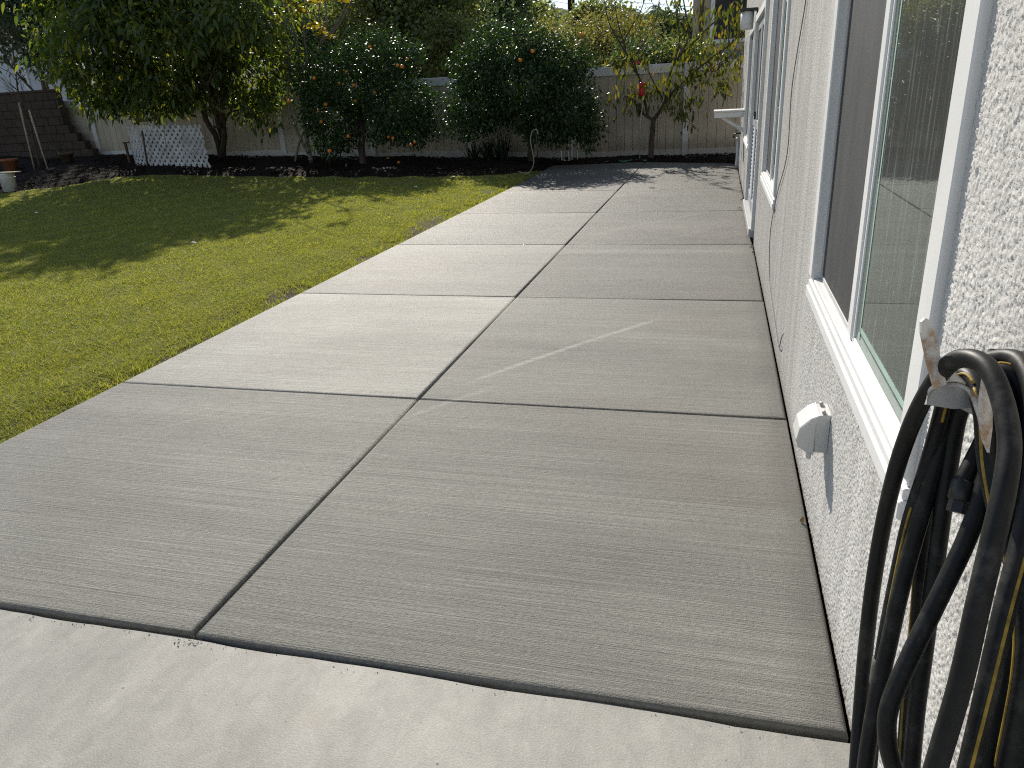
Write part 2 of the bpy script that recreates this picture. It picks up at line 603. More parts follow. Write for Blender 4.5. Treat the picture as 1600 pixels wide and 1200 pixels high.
def vinyl(name, col):
    m = NT(name)
    c = m.coord()
    n = m.noise(m.coord((1, 1, .25)), 5, 5, .65)
    cc_ = m.ramp(n, [(.3, tuple(v * .84 for v in col)), (.7, tuple(v * 1.08 for v in col))])
    sep = m.n('ShaderNodeSeparateXYZ', {0: c})
    d = m.maprange(m.math('ADD', sep.outputs[2], m.math('MULTIPLY', m.noise(c, 6, 5, .7), -.5)), .25, -.12)   # mud splashed up from the bed
    return m.fin(m.mix(m.math('MULTIPLY', d, .6), cc_, (.12, .095, .07)), .55, None, .35)


M['fencetan'] = vinyl('tan_vinyl_board', (.47, .41, .32))
M['fencewhite'] = vinyl('white_vinyl_rail', (.64, .64, .63))
M['block'] = soil_mat('brown_split_block', ((.045, .034, .027), (.095, .073, .058)), 8, .02)
M['lattice'] = simple('white_lattice_plastic', (.44, .44, .44), .55, .35, 4)
M['wood'] = simple('weathered_wood', (.085, .06, .04), .8, .3, 12, .2, .004)
M['stake'] = simple('pale_garden_stake', (.36, .30, .22), .75, .25, 10, .2)
M['bark'] = soil_mat('grey_brown_bark', ((.055, .042, .032), (.13, .105, .08)), 14, .02)
M['barkpale'] = soil_mat('pale_smooth_bark', ((.14, .115, .09), (.28, .24, .20)), 9, .01)
M['orange'] = simple('orange_peel', (.62, .20, .012), .4, .2, 18, .5, .002, 220)
M['red'] = simple('red_feeder_plastic', (.55, .012, .022), .25, .15, 12, .5)
M['bucket'] = simple('white_bucket_plastic', (.62, .63, .63), .45, .12, 6)
M['terracotta'] = simple('terracotta_pot', (.26, .10, .05), .8, .2, 8, .2)
M['tubing'] = simple('pale_irrigation_tube', (.34, .30, .23), .5, .15, 20)
M['greenhose'] = simple('green_garden_hose', (.07, .22, .16), .45, .2, 20)
M['paper'] = simple('white_paper_scrap', (.75, .75, .74), .7, .1, 20)
M['dryleaf'] = simple('dry_brown_leaf', (.25, .16, .07), .8, .35, 30, .2)
M['stuccotan'] = simple('tan_neighbour_stucco', (.42, .36, .28), .9, .1, 2, .2)
M['stuccopale'] = simple('pale_neighbour_siding', (.52, .55, .60), .85, .08, 1, .2)
M['roofgrey'] = simple('grey_roof_tile', (.22, .22, .23), .85, .2, 3, .2, .02, 8)
M['pole'] = simple('dark_utility_pole', (.030, .024, .020), .9, .25, 4, .2)
M['wire'] = simple('grey_cable', (.17, .165, .16), .6, .2, 10)
M['lampglass'] = simple('frosted_lamp_glass', (.66, .67, .66), .35, .05, 6)

M['leaf_big'] = leaf_mat('broad_drooping_leaf', [(.034, .068, .026), (.065, .110, .030), (.095, .140, .034), (.20, .215, .042)], .40, .48, (1.9, 1.7, .45))
M['leaf_citrus'] = leaf_mat('glossy_citrus_leaf', [(.016, .038, .014), (.028, .060, .018), (.045, .085, .022)], .46, .24, (1.5, 1.6, .5), .38)
M['leaf_yellow'] = leaf_mat('yellow_rosette_leaf', [(.16, .17, .025), (.30, .27, .035), (.36, .25, .03)], .45, .5, (1.5, 1.3, .4))
M['leaf_peach'] = leaf_mat('autumn_peach_leaf', [(.050, .075, .016), (.075, .10, .018), (.10, .125, .020), (.125, .145, .022), (.18, .175, .024), (.26, .16, .024)], .45, .42, (1.4, 1.4, .5))
M['leaf_bg'] = leaf_mat('dusty_green_leaf', [(.09, .125, .055), (.135, .172, .068), (.20, .225, .095)], .45, .52, (1.7, 1.6, .7))
M['leaf_bgdark'] = leaf_mat('dark_conifer_leaf', [(.036, .062, .040), (.058, .092, .052), (.09, .125, .066)], .45, .48, (1.7, 1.7, .8))
M['leaf_olive'] = leaf_mat('olive_shrub_leaf', [(.14, .155, .065), (.19, .20, .085), (.26, .25, .12)], .5, .42, (1.4, 1.3, .5))
M['leaf_blade'] = leaf_mat('strap_leaf', [(.015, .030, .014), (.028, .048, .020)], .4, .2, (1.4, 1.5, .5))
M['leaf_red'] = leaf_mat('bougainvillea_bract', [(.40, .03, .10), (.50, .06, .16)], .5, .4, (1.4, .8, .9))


# ------------------------------------------------------------------ the ground
def sheet(name, x0, x1, y0, y1, nx, ny, zf, mat, kind='structure'):
    xs, ys = np.linspace(x0, x1, nx), np.linspace(y0, y1, ny)
    X, Y = np.meshgrid(xs, ys)
    Z = zf(X, Y)
    V = np.stack([X, Y, Z], -1).reshape(-1, 3)
    i = np.arange(nx * ny).reshape(ny, nx)
    Q = np.stack([i[:-1, :-1], i[:-1, 1:], i[1:, 1:], i[1:, :-1]], -1).reshape(-1, 4)
    o = tri_mesh(name, V, Q, mat, None, True)
    return tag(o, kind=kind)


sheet('ground', -600, 600, -120, 1100, 2, 2, lambda X, Y: X * 0 - .20, M['earth'])


def hill_h(X, Y):
    h = sstep(26, 90, Y) * (8.5 + 5.0 * sstep(0, -45, X) - 3.0 * sstep(-6, 6, X)) + .5 * np.sin(X * .21 + 1) * sstep(30, 60, Y)
    return h - .12


sheet('hillside', -150, 110, 18.2, 190, 80, 60, hill_h, M['earth'])

# lawn edge against the planting bed, walked from far left to the patio
LAWN_EDGE = np.array([(-40, 9.0), (-22, 10.9), (-14.74, 12.51), (-13.79, 13.23), (-13.4, 14.0), (-12.52, 14.45), (-9.76, 14.2), (-7.48, 14.07), (-5.45, 14.11), (-4.36, 14.4), (-3.94, 15.0), (-3.70, 15.5)])


def lawn_far(x):
    return np.interp(x, LAWN_EDGE[:, 0], LAWN_EDGE[:, 1])


def turf_z(X, Y):
    e = np.clip((X + 3.665) / -.30, 0, 1)
    return gz(X, Y) - .075 + .035 * e + .012 * np.sin(X * 7.3 + Y * 3.1) * np.sin(Y * 5.7)


def lawn_sheet():
    xs = np.concatenate([np.linspace(-40, -16, 30)[:-1], np.linspace(-16, -3.655, 150)])
    n = 130
    V, idx = [], []
    for x in xs:
        yf = float(lawn_far(x)) + .03
        ys = np.linspace(-3, yf, n)
        V.append(np.stack([np.full(n, x), ys, turf_z(np.full(n, x), ys)], -1))
    V = np.concatenate(V)
    i = np.arange(len(V)).reshape(len(xs), n)
    Q = np.stack([i[:-1, :-1], i[1:, :-1], i[1:, 1:], i[:-1, 1:]], -1).reshape(-1, 4)
    tag(tri_mesh('lawn', V, Q, M['turf'], None, True), kind='structure')


lawn_sheet()


def grass():
    N = 900000
    # denser near the camera: sample in polar coordinates about the viewer
    r = 2.6 * (19.5 / 2.6) ** (rng.random(N * 2) ** .80)
    a = rng.uniform(math.radians(8), math.radians(68), N * 2)
    x = CC[0] - r * np.sin(a)
    y = r * np.cos(a)
    ok = (x < -3.70 + .04 * rng.random(N * 2)) & (y < lawn_far(x) - .02)
    # bare worn patches beside the patio edge
    e = -3.66 - x
    clump = .5 + .5 * np.sin(y * 2.7 + 1.3 * np.sin(y * 1.1)) * np.cos(x * 3.1 + y)
    ok &= ~((e < .50 * clump * clump) & (rng.random(N * 2) < .80))
    ok &= ~((e < .07 + .18 * clump) & (rng.random(N * 2) < .88))
    x, y, r = x[ok][:N], y[ok][:N], r[ok][:N]
    n = len(x)
    z = turf_z(x, y) - .004
    h = rng.uniform(.010, .028, n) * (.95 + .12 * np.sin(x * 1.9 + 2 * np.sin(y * 1.3)))
    wd = np.maximum(.0022, r * .00052) * rng.uniform(.8, 1.5, n)
    az = rng.uniform(0, 2 * np.pi, n)
    ln = rng.uniform(.3, 2.4, n)
    la = rng.uniform(0, 2 * np.pi, n)
    # taller tufts, thickest along the concrete edge where the mower misses
    nt_, per_ = 900, 16
    edge_ = rng.random(nt_) < .45
    tx = np.where(edge_, -3.68 - np.abs(rng.normal(0, .10, nt_)), -3.75 - 7.5 * rng.random(nt_) ** 1.3)
    ty = np.where(edge_, rng.uniform(3.0, 13.5, nt_), rng.uniform(2.5, 12.5, nt_))
    tx = np.repeat(tx, per_) + rng.normal(0, .022, nt_ * per_)
    ty = np.repeat(ty, per_) + rng.normal(0, .022, nt_ * per_)
    ok2 = (tx < -3.668) & (ty < lawn_far(tx))
    tx, ty = tx[ok2], ty[ok2]
    k2 = len(tx)
    tr2 = np.hypot(tx - CC[0], ty)
    x, y = np.concatenate([x, tx]), np.concatenate([y, ty])
    z = np.concatenate([z, turf_z(tx, ty) - .004])
    h = np.concatenate([h, rng.uniform(.03, .062, k2)])
    wd = np.concatenate([wd, np.maximum(.0026, tr2 * .0005) * rng.uniform(.8, 1.3, k2)])
    az = np.concatenate([az, rng.uniform(0, 6.283, k2)])
    ln = np.concatenate([ln, rng.uniform(.1, 1.0, k2)])
    la = np.concatenate([la, rng.uniform(0, 6.283, k2)])
    n = len(x)
    dx, dy = np.cos(az) * wd, np.sin(az) * wd
    V = np.empty((n, 3, 3), np.float32)
    V[:, 0] = np.stack([x - dx, y - dy, z], -1)
    V[:, 1] = np.stack([x + dx, y + dy, z], -1)
    V[:, 2] = np.stack([x + np.cos(la) * h * ln, y + np.sin(la) * h * ln, z + h], -1)
    o = tri_mesh('lawn_grass', V.reshape(-1, 3), np.arange(n * 3).reshape(-1, 3), M['grass'])
    tag(o, 'short green lawn grass sunlit beside the concrete patio', 'grass', kind='stuff')


grass()


def bed():
    xs = np.concatenate([np.linspace(-40, -17, 24)[:-1], np.linspace(-17, 1.0, 240)])
    n = 44
    r2 = np.random.default_rng(3)
    V = []
    for x in xs:
        if x < -3.70:
            y0 = float(lawn_far(x))
        elif x < -1.9:
            y0 = 15.83 + (x + 3.7) * .13 - .10
        else:
            y0 = 16.05 + (x + 1.9) * -.48 - .10
        ys = np.linspace(y0, 18.6, n)
        zz = gz(np.full(n, x), ys) - .05 + .05 * sstep(0, .35, ys - y0) + r2.normal(0, .013, n)
        zz += .04 * np.sin(x * 2.3 + 1.1 * np.sin(ys * 2)) * sstep(0, .6, ys - y0)
        V.append(np.stack([np.full(n, x), ys, zz], -1))
    V = np.concatenate(V)
    i = np.arange(len(V)).reshape(len(xs), n)
    Q = np.stack([i[:-1, :-1], i[1:, :-1], i[1:, 1:], i[:-1, 1:]], -1).reshape(-1, 4)
    tag(tri_mesh('planting_bed', V, Q, M['mulch']), kind='structure')
    # loose chips and clods
    m = 9000
    x = r2.uniform(-17, .3, m)
    y0 = np.where(x < -3.7, lawn_far(x), np.where(x < -1.9, 15.85 + (x + 3.7) * .13, 16.05 + (x + 1.9) * -.48))
    y = y0 + .05 + (17.3 - y0) * r2.random(m)
    s = r2.uniform(.012, .055, m)
    V = np.empty((m, 4, 3))
    for k in range(4):
        d = r2.normal(0, 1, (m, 3))
        d /= np.linalg.norm(d, axis=1)[:, None]
        V[:, k] = np.stack([x, y, gz(x, y) + .01 + s * .3], -1) + d * s[:, None] * (1.0, 1.0, .6)
    b = np.arange(m)[:, None] * 4
    T = np.concatenate([b + [0, 1, 2], b + [0, 3, 1], b + [0, 2, 3], b + [1, 3, 2]])
    tag(tri_mesh('mulch_chips', V.reshape(-1, 3), T, M['clod']), 'loose dark bark chips covering the planting bed', 'mulch', kind='stuff')


bed()

# ------------------------------------------------------------------ patio slabs
ROWS = [1.452, 3.278, 5.312, 7.353, 9.422, 11.57, 13.75, 15.9]
XL, XCJ, XR = -3.66, -1.814, -.012
patio = empty('patio', (0, 0, 0), kind='structure')
sheet_j = MB().box(XL + .03, XR - .01, 1.49, 15.2, -.13, -.030)
sheet_j.build('joint_bed', M['joint'], patio)


def slab(corners, sheen_tone=1.0, zt=0.0, name='slab'):
    """four corners counter-clockwise; rounded tooled edges"""
    c = [np.array(p, float) for p in corners]
    n = 4
    rings = []
    prof = [(.0, -.11), (.0, -.016), (.0012, -.0095), (.0045, -.0042), (.010, -.0010), (.017, 0)]
    for ins, z in prof:
        ring = []
        for i in range(n):
            p, a, b = c[i], c[i - 1], c[(i + 1) % n]
            e1, e2 = (p - a) / np.linalg.norm(p - a), (b - p) / np.linalg.norm(b - p)
            n1, n2 = np.array([-e1[1], e1[0]]), np.array([-e2[1], e2[0]])
            m_ = (n1 + n2) / (1 + n1 @ n2)
            q = p + m_ * ins
            ring.append((q[0], q[1], zt + z))
        rings.append(ring)
    mb = MB()
    vs = [p for r in rings for p in r]
    fs = []
    for k in range(len(rings) - 1):
        for i in range(n):
            fs.append((k * n + i, k * n + (i + 1) % n, (k + 1) * n + (i + 1) % n, (k + 1) * n + i))
    mb.add(vs, fs, True)
    mb.add(rings[-1], [(0, 1, 2, 3)])
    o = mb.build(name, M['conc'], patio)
    o['sheen_tone'] = sheen_tone
    return o


G = .0055
SHEEN_TONE = [(1.55, 1.42), (2.25, 1.34), (1.60, 1.02), (1.08, .86), (.80, .82), (.78, .82), (.82, .82)]  # per-slab tones; the lighter left slabs carry the sun's sheen as colour
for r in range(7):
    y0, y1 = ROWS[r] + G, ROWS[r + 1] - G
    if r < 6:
        slab([(XL, y0), (XCJ - G, y0), (XCJ - G, y1), (XL, y1)], SHEEN_TONE[r][0])
        slab([(XCJ + G, y0), (XR, y0), (XR, y1), (XCJ + G, y1)], SHEEN_TONE[r][1])
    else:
        slab([(XL, y0), (XCJ - G, y0), (XCJ - G, 16.06), (XL - .08, 15.83)], SHEEN_TONE[r][0])
        slab([(XCJ + G, y0), (XR, y0), (XR, 15.16), (XCJ + G, 16.04)], SHEEN_TONE[r][1])

# older paving in front, a finger lower
mb = MB()
N_ = 120
front = [(x, 1.444 + .0035 * math.sin(x * 9) + random.uniform(-.0018, .0018)) for x in np.linspace(-8, .0, N_)]
vs = [(x, y, -.016) for x, y in front] + [(x, -4, -.016) for x, y in front] + [(x, y + .004, -.12) for x, y in front]
fs = [(N_ + i, N_ + i + 1, i + 1, i) for i in range(N_ - 1)] + [(i, i + 1, 2 * N_ + i + 1, 2 * N_ + i) for i in range(N_ - 1)]
mb.add(vs, fs)
tag(mb.build('old_pavement', M['old']), kind='structure')
r_g = np.random.default_rng(8)                # crumbs of grit along the joint and in the corner of two slabs
gn = 150
gx = np.concatenate([r_g.uniform(-3.2, -.05, 105), XCJ + r_g.normal(0, .03, 45)])
gy = np.concatenate([1.440 - np.abs(r_g.normal(0, .010, 105)), 1.432 + r_g.normal(0, .012, 45)])
gs = r_g.uniform(.0012, .0042, gn)
GV = np.empty((gn, 4, 3))
for k_ in range(4):
    d_ = r_g.normal(0, 1, (gn, 3))
    d_ /= np.linalg.norm(d_, axis=1)[:, None]
    GV[:, k_] = np.stack([gx, gy, -.016 + gs * .5], -1) + d_ * gs[:, None]
gb = np.arange(gn)[:, None] * 4
tag(tri_mesh('joint_grit', GV.reshape(-1, 3), np.concatenate([gb + [0, 1, 2], gb + [0, 3, 1], gb + [0, 2, 3], gb + [1, 3, 2]]), M['old']), 'loose cement crumbs along the joint of old and new concrete', 'grit', kind='stuff')

# ------------------------------------------------------------------ house
house = empty('house', (0, 0, 0), 'grey stucco house wall with white framed windows beside the patio', 'house')
W1 = (1.335, 2.98, .66, 2.15)
W2 = (5.12, 6.72, .66, 2.15)
DR = (7.52, 9.60, .09, 2.12)
W3 = (10.25, 12.0, .62, 2.02)
HOLES = [(a + .02, b - .02, c + .02, d - .02) for a, b, c, d in (W1, W2, W3)] + [DR]
YE = 15.12


def wall_mesh():
    Vs, Qs = [], []
    cnt = [0]

    def quadgrid(ys, zs, disp):
        Y, Z = np.meshgrid(ys, zs)
        X = disp(Y, Z)
        V = np.stack([X, Y, Z], -1).reshape(-1, 3)
        i = np.arange(V.shape[0]).reshape(len(zs), len(ys))
        Q = np.stack([i[:-1, :-1], i[1:, :-1], i[1:, 1:], i[:-1, 1:]], -1).reshape(-1, 4)
        cy = .25 * sum(V[Q[:, k], 1] for k in range(4))
        cz = .25 * sum(V[Q[:, k], 2] for k in range(4))
        keep = np.ones(len(Q), bool)
        for a, b, c, d in HOLES:
            keep &= ~((cy > a) & (cy < b) & (cz > c) & (cz < d))
        Vs.append(V)
        Qs.append(Q[keep] + cnt[0])
        cnt[0] += len(V)

    # near, truly rough stucco
    step = .0030
    ys = np.arange(.30, 3.15, step)
    zs = np.arange(-.03, 1.70, step)
    r = np.random.default_rng(11)
    sh = (len(zs), len(ys))
    n = .75 * r.random(sh) + .45 * vnoise2(sh, 1.6, r) + .12 * vnoise2(sh, 3, r)
    n = (n - n.mean()) / n.std()
    amp = .0011
    fade = np.minimum(1, np.minimum((ys - ys[0]) / .03, (ys[-1] - ys) / .15))[None, :] * np.ones(sh)
    quadgrid(ys, zs, lambda Y, Z: -amp * n * np.clip(fade, 0, 1))

    def cuts(lo, hi, extra, st):
        s = set(np.round(np.arange(lo, hi + 1e-6, st), 4)) | {hi}
        s |= {e for e in extra if lo < e < hi}
        return np.array(sorted(s))

    flat = lambda Y, Z: Y * 0
    hy = [v for h in HOLES for v in h[:2]]
    hz = [v for h in HOLES for v in h[2:]]
    quadgrid(cuts(ys[-1], YE, hy, .5), cuts(-.03, 5.6, hz, .4), flat)
    quadgrid(cuts(.30, ys[-1], hy, .3), cuts(zs[-1], 5.6, hz, .3), flat)
    quadgrid(cuts(-4, .30, [], .5), cuts(-.03, 5.6, [], .5), flat)
    V, Q = np.concatenate(Vs), np.concatenate(Qs)
    # reveals, end wall, top
    ex = []
    def q(*p):
        ex.append(p)
    for a, b, c, d in HOLES:
        D_ = .16
        q((0, a, c), (0, a, d), (D_, a, d), (D_, a, c))
        q((0, b, c), (D_, b, c), (D_, b, d), (0, b, d))
        q((0, a, c), (D_, a, c), (D_, b, c), (0, b, c))
        q((0, a, d), (0, b, d), (D_, b, d), (D_, a, d))
    q((0, YE, -.03), (0, YE, 5.6), (9, YE, 5.6), (9, YE, -.03))
    q((0, -4, -.03), (9, -4, -.03), (9, -4, 5.6), (0, -4, 5.6))
    q((9, -4, -.03), (9, YE, -.03), (9, YE, 5.6), (9, -4, 5.6))
    E_ = np.array(ex, float)
    n0 = len(V)
    V = np.concatenate([V, E_.reshape(-1, 3)])
    Q = np.concatenate([Q, (np.arange(len(ex) * 4) + n0).reshape(-1, 4)])
    tri_mesh('wall', V, Q, M['stucco'], house, False)


wall_mesh()
rf = MB()
rf.prism([(-.02, -4.2, 5.62), (9.2, -4.2, 5.62), (4.6, -4.2, 7.6)], (0, YE + 4.5, 0))
rf.build('roof', M['roofgrey'], house)
MB().box(1.2, 1.25, -3.9, YE - .1, 0, 2.9).build('interior_wall', M['dark'], house)
MB().box(.17, 1.2, -3.9, YE - .1, 2.75, 2.8).build('interior_ceiling', M['dark'], house)
MB().box(.17, 1.2, -3.9, YE - .1, -.02, .05).build('interior_floor', M['dark'], house)


def window(a, b, c, d, mull, near=False, curtain=False):
    """a..b along the wall, c..d in height; sash on the far side carries an insect screen"""
    p = .016
    fw = .082
    m = MB()
    be = .004
    m.box(-p, .045, a, a + fw, c + fw, d, be)                    # near jamb
    m.box(-p, .045, b - fw, b, c + fw, d, be)                    # far jamb
    m.box(-p, .045, a, b, d + .001, d + fw, be)                       # head
    win = m.build('window', M['white'], house)
    s = MB()
    s.box(-p - .004, .05, a - .006, b + .006, c, c + .040, .004)
    s.box(-p + .002, .05, a, b, c + .040, c + .064, .003)
    s.box(-p + .009, .05, a + .01, b - .01, c + .064, c + fw + .001, .003)
    s.build('sill', M['white'], win)
    ms = MB()
    ms.box(.011, .05, mull - .030, mull + .030, c + fw + .001, d, .004)
    ms.build('mullion', M['white'], win)
    # narrow sash rails
    for (u0, u1, nm) in ((a + fw, mull - .031, 'sash'), (mull + .031, b - fw, 'screen_frame')):
        f = MB()
        x0, x1 = (.0165, .04)
        t = .016 if nm == 'sash' else .020
        f.box(x0, x1, u0, u0 + t, c + fw + .001, d, .002)
        f.box(x0, x1, u1 - t, u1, c + fw + .001, d, .002)
        f.box(x0 + .001, x1, u0 + t, u1 - t, c + fw + .001, c + fw + t, .002)
        f.build(nm, M['white'] if nm == 'sash' else M['zinc'], win)
    g = MB()
    u0, u1 = a + fw, mull - .03
    g.box(.021, .025, u0 + .01, u1, c + fw, d)
    g.build('pane', M['glass'] if near else M['glass_far'], win)
    g = MB()
    g.box(.0205, .0215, mull + .04, b - fw - .01, c + fw + .01, d)
    g.build('insect_screen', M['screen'], win)
    g = MB()
    g.box(.042, .046, mull + .03, b - fw, c + fw, d)
    g.build('pane', M['glass_far'], win)
    if near:
        for yy in (u0 + .048, u1 - .085):
            MB().box(.0195, .0205, yy, yy + .011, c + fw + .03, d).build('glazing_spacer', M['seal'], win)
        MB().box(.0195, .0205, u0 + .062, u1 - .09, c + fw + .052, c + fw + .066).build('glazing_spacer', M['seal'], win)
    if curtain:
        pts = [(.30 + .02 * math.sin(k * 1.1), a + (b - a) * k / 60) for k in range(61)]
        cu = MB()
        cu.add([(x, y, z) for z in (c, d) for x, y in pts], [(k, k + 1, 61 + k + 1, 61 + k) for k in range(60)], True)
        cu.build('curtain', M['curtain'], win)
    return win


window(*W1, 2.19, True, True)
window(*W2, 5.98, False, True)
window(*W3, 11.2, False, True)

# glazed back door with screen leaves
a, b, c, d = DR
m = MB()
m.box(-.03, .07, a, a + .075, c, d, .004)
m.box(-.03, .07, b - .075, b, c, d, .004)
m.box(-.03, .07, a + .075, b - .075, d - .075, d, .004)
door = m.build('door', M['offwhite'], house)
MB().box(-.05, .07, a + .01, b - .01, c - .06, c + .02, .004).build('threshold', M['zinc'], door)
MB().box(.10, .12, a, b, c, d).build('backing', M['dark'], door)
mid = 8.66
for (u0, u1) in ((a + .08, mid - .01), (mid + .01, b - .08)):
    lf = MB()
    t = .095
    lf.box(.0, .035, u0, u0 + t, c + .021, d - .076, .003)
    lf.box(.0, .035, u1 - t, u1, c + .021, d - .076, .003)
    lf.box(.001, .034, u0 + t, u1 - t, c + .021, c + .16, .003)
    lf.box(.001, .034, u0 + t, u1 - t, .97, 1.06, .003)
    lf.box(.001, .034, u0 + t, u1 - t, d - .17, d - .076, .003)
    lf.build('door_leaf', M['doorgrey'], door)
    for k in range(17):
        z0 = c + .165 + k * .0425
        MB().add([(.026, u0 + t, z0), (.026, u1 - t, z0), (.008, u1 - t, z0 + .006), (.008, u0 + t, z0 + .006), (.026, u0 + t, z0 + .041), (.026, u1 - t, z0 + .041)],
                 [(3, 2, 1, 0), (5, 2, 3, 4)]).build('louvre', M['doorgrey'], door)
    MB().box(.012, .014, u0 + t, u1 - t, 1.06, d - .17).build('insect_screen', M['screen'], door)
hb = MB()
hb.box(-.022, -.001, mid + .05, mid + .068, 1.06, 1.14, .003)
hb.build('handle', M['blackmetal'], door)

# ------------------------------------------------------------------ things on the wall
# outdoor socket with bubble cover
sx = empty('outlet_cover', (0, 2.28, .40), 'pale plastic weatherproof outlet box low on the stucco wall', 'outlet box')
Y0, Y1 = 2.235, 2.345


def profbox(prof, y0, y1, bev=.006):
    """side profile in x/z swept along y, edges softened"""
    mb = MB()
    c = np.mean(prof, axis=0)
    rings = []
    for y, s in ((y0, .90), (y0 + .003, .96), (y0 + bev, 1), (y1 - bev, 1), (y1 - .003, .96), (y1, .90)):
        rings.append([(c[0] + (x - c[0]) * s, y, c[1] + (z - c[1]) * s) for x, z in prof])
    n = len(prof)
    vs = [p for r in rings for p in r]
    fs = [(k * n + i, k * n + (i + 1) % n, (k + 1) * n + (i + 1) % n, (k + 1) * n + i) for k in range(5) for i in range(n)]
    fs += [tuple(range(n))[::-1], tuple(5 * n + i for i in range(n))]
    mb.add(vs, fs)
    return mb


adopt(profbox([(.0, .345), (-.040, .345), (-.045, .43), (-.040, .470), (0, .474)], Y0 + .002, Y1 - .002).build('back_box', M['boxplastic'], None), sx)
adopt(profbox([(-.040, .338), (-.052, .340), (-.088, .362), (-.096, .388), (-.088, .430), (-.058, .462), (-.034, .474), (-.042, .44)], Y0 - .003, Y1 + .003).build('lid', M['boxplastic'], None), sx)
adopt(MB().box(-.060, -.046, Y0 + .002, Y0 + .022, .322, .342, .003).build('latch', M['boxplastic'], None), sx)
for yy in (Y0 + .012, Y1 - .03):
    adopt(MB().tube([(-.02, yy, .478), (-.02, yy + .018, .478)], .006, 10).build('hinge', M['zinc'], None), sx)

# low-voltage cable
cab = [P(*p, X=-.008) for p in [(1262, -60), (1259, 0), (1238, 132), (1230, 240), (1215, 300), (1204, 360), (1202, 420), (1204, 460), (1213, 523), (1215, 538)]]
cab += [P(1218, 541, X=-.012), P(1221, 528, X=-.010), P(1224, 521, X=-.001)]
for p in cab:
    p[2] = max(p[2], .012)
tag(MB().tube(smooth_path(cab, 6), .0027, 6).build('wall_cable', M['wire']), 'thin grey cable hanging loosely down the stucco wall', 'cable')

# wall lamp
lp = empty('wall_lamp', (0, 9.95, 2.1), 'white glass wall lantern with a black cap beside the door', 'wall lamp')
adopt(MB().box(-.012, -.001, 9.88, 10.02, 1.98, 2.22, .004).build('back_plate', M['blackmetal'], None), lp)
adopt(MB().box(-.205, -.002, 9.86, 10.04, 2.195, 2.225, .004).build('cap', M['blackmetal'], None), lp)
adopt(MB().lathe([(0, 0), (.062, 0), (.072, .01), (.075, .19), (0, .192)], (-.115, 9.95, 2.002), 20).build('glass_shade', M['lampglass'], None), lp)

# fold-down shelf
sh = empty('wall_shelf', (0, 12.75, 1.0), 'white wooden shelf on a bracket at the far end of the house wall', 'shelf')
for k in range(4):
    x0 = -.46 + k * .115
    adopt(MB().box(x0, x0 + .112, 12.45, 13.05, 1.020, 1.045, .003).build('board', M['offwhite'], None), sh)
adopt(MB().box(-.45, -.003, 12.47, 12.505, .94, 1.019, .003).build('apron', M['offwhite'], None), sh)
adopt(MB().box(-.45, -.003, 12.99, 13.03, .94, 1.019, .003).build('apron', M['offwhite'], None), sh)
for yy in (12.515, 12.95):
    adopt(MB().prism([(-.36, yy, .938), (-.30, yy, .938), (-.002, yy, .76), (-.002, yy, .71)], (0, .03, 0)).build('bracket', M['offwhite'], None), sh)
# hose bib at the far corner
tp = empty('garden_tap', (0, 13.9, .62), 'small dark garden tap on the wall below the shelf', 'tap')
adopt(MB().tube([(-.002, 13.9, .62), (-.08, 13.9, .62), (-.11, 13.9, .60), (-.125, 13.9, .55)], [.014, .014, .016, .014], 8).build('spout', M['blackmetal'], None), tp)
adopt(MB().tube([(-.085, 13.9, .635), (-.085, 13.9, .67)], .006, 6).tube([(-.085, 13.86, .672), (-.085, 13.94, .672)], .009, 6).build('handle', M['blackmetal'], None), tp)
cn = [(-.03, 14.55, .0), (-.03, 14.55, .42), (-.05, 14.5, .50)]
tag(MB().tube(smooth_path(cn, 5), .025, 8).build('drain_pipe', M['offwhite']), 'short white pipe standing at the far corner of the house', 'pipe')

# ------------------------------------------------------------------ hose hanger and hose
hg = empty('hose_hanger', tuple(P(1490, 620, d=.90)), 'rusty white metal hose hanger with upright prongs on the stucco wall', 'hose hanger')


def plate(pts, d, th, name, mat):
    poly = [P(px, py, d=dd) for (px, py), dd in zip(pts, d if hasattr(d, '__len__') else [d] * len(pts))]
    nrm = np.cross(poly[1] - poly[0], poly[2] - poly[0])
    nrm /= np.linalg.norm(nrm)
    if nrm @ CF < 0:
        nrm = -nrm
    return adopt(MB().prism(poly, nrm * th).build(name, mat, None), hg)


half = [(1447, 632)] + [(1489 - 41 * math.cos(t), 634 - 36 * math.sin(t)) for t in np.linspace(.22, math.pi - .05, 14)] + [(1529, 637), (1490, 639)]
plate(half, .862, .0035, 'front_plate', M['zinc'])  # the plate's shaded face is put into its colour as grey
# saddle: the sheet that the hose lies on, bent over the plate and running back to the wall
arc = [(1489 - 41.5 * math.cos(t), 634 - 37 * math.sin(t)) for t in np.linspace(.05, math.pi - .05, 16)]
inner = [P(x, y, d=.861) for x, y in arc]
mb = MB()
back = [p + np.array([.02, .085, .0]) for p in inner]
inner2 = [p * 1 for p in inner]
vs = inner + back + [p + np.array([0, 0, .0028]) for p in inner] + [p + np.array([0, 0, .0028]) for p in back]
n = len(inner)
fs = []
for i in range(n - 1):
    fs += [(i, i + 1, n + i + 1, n + i), (2 * n + i, 3 * n + i, 3 * n + i + 1, 2 * n + i + 1), (i, 2 * n + i, 2 * n + i + 1, i + 1)]
mb.add(vs, fs, True)
adopt(mb.build('saddle', M['rust'], None), hg)
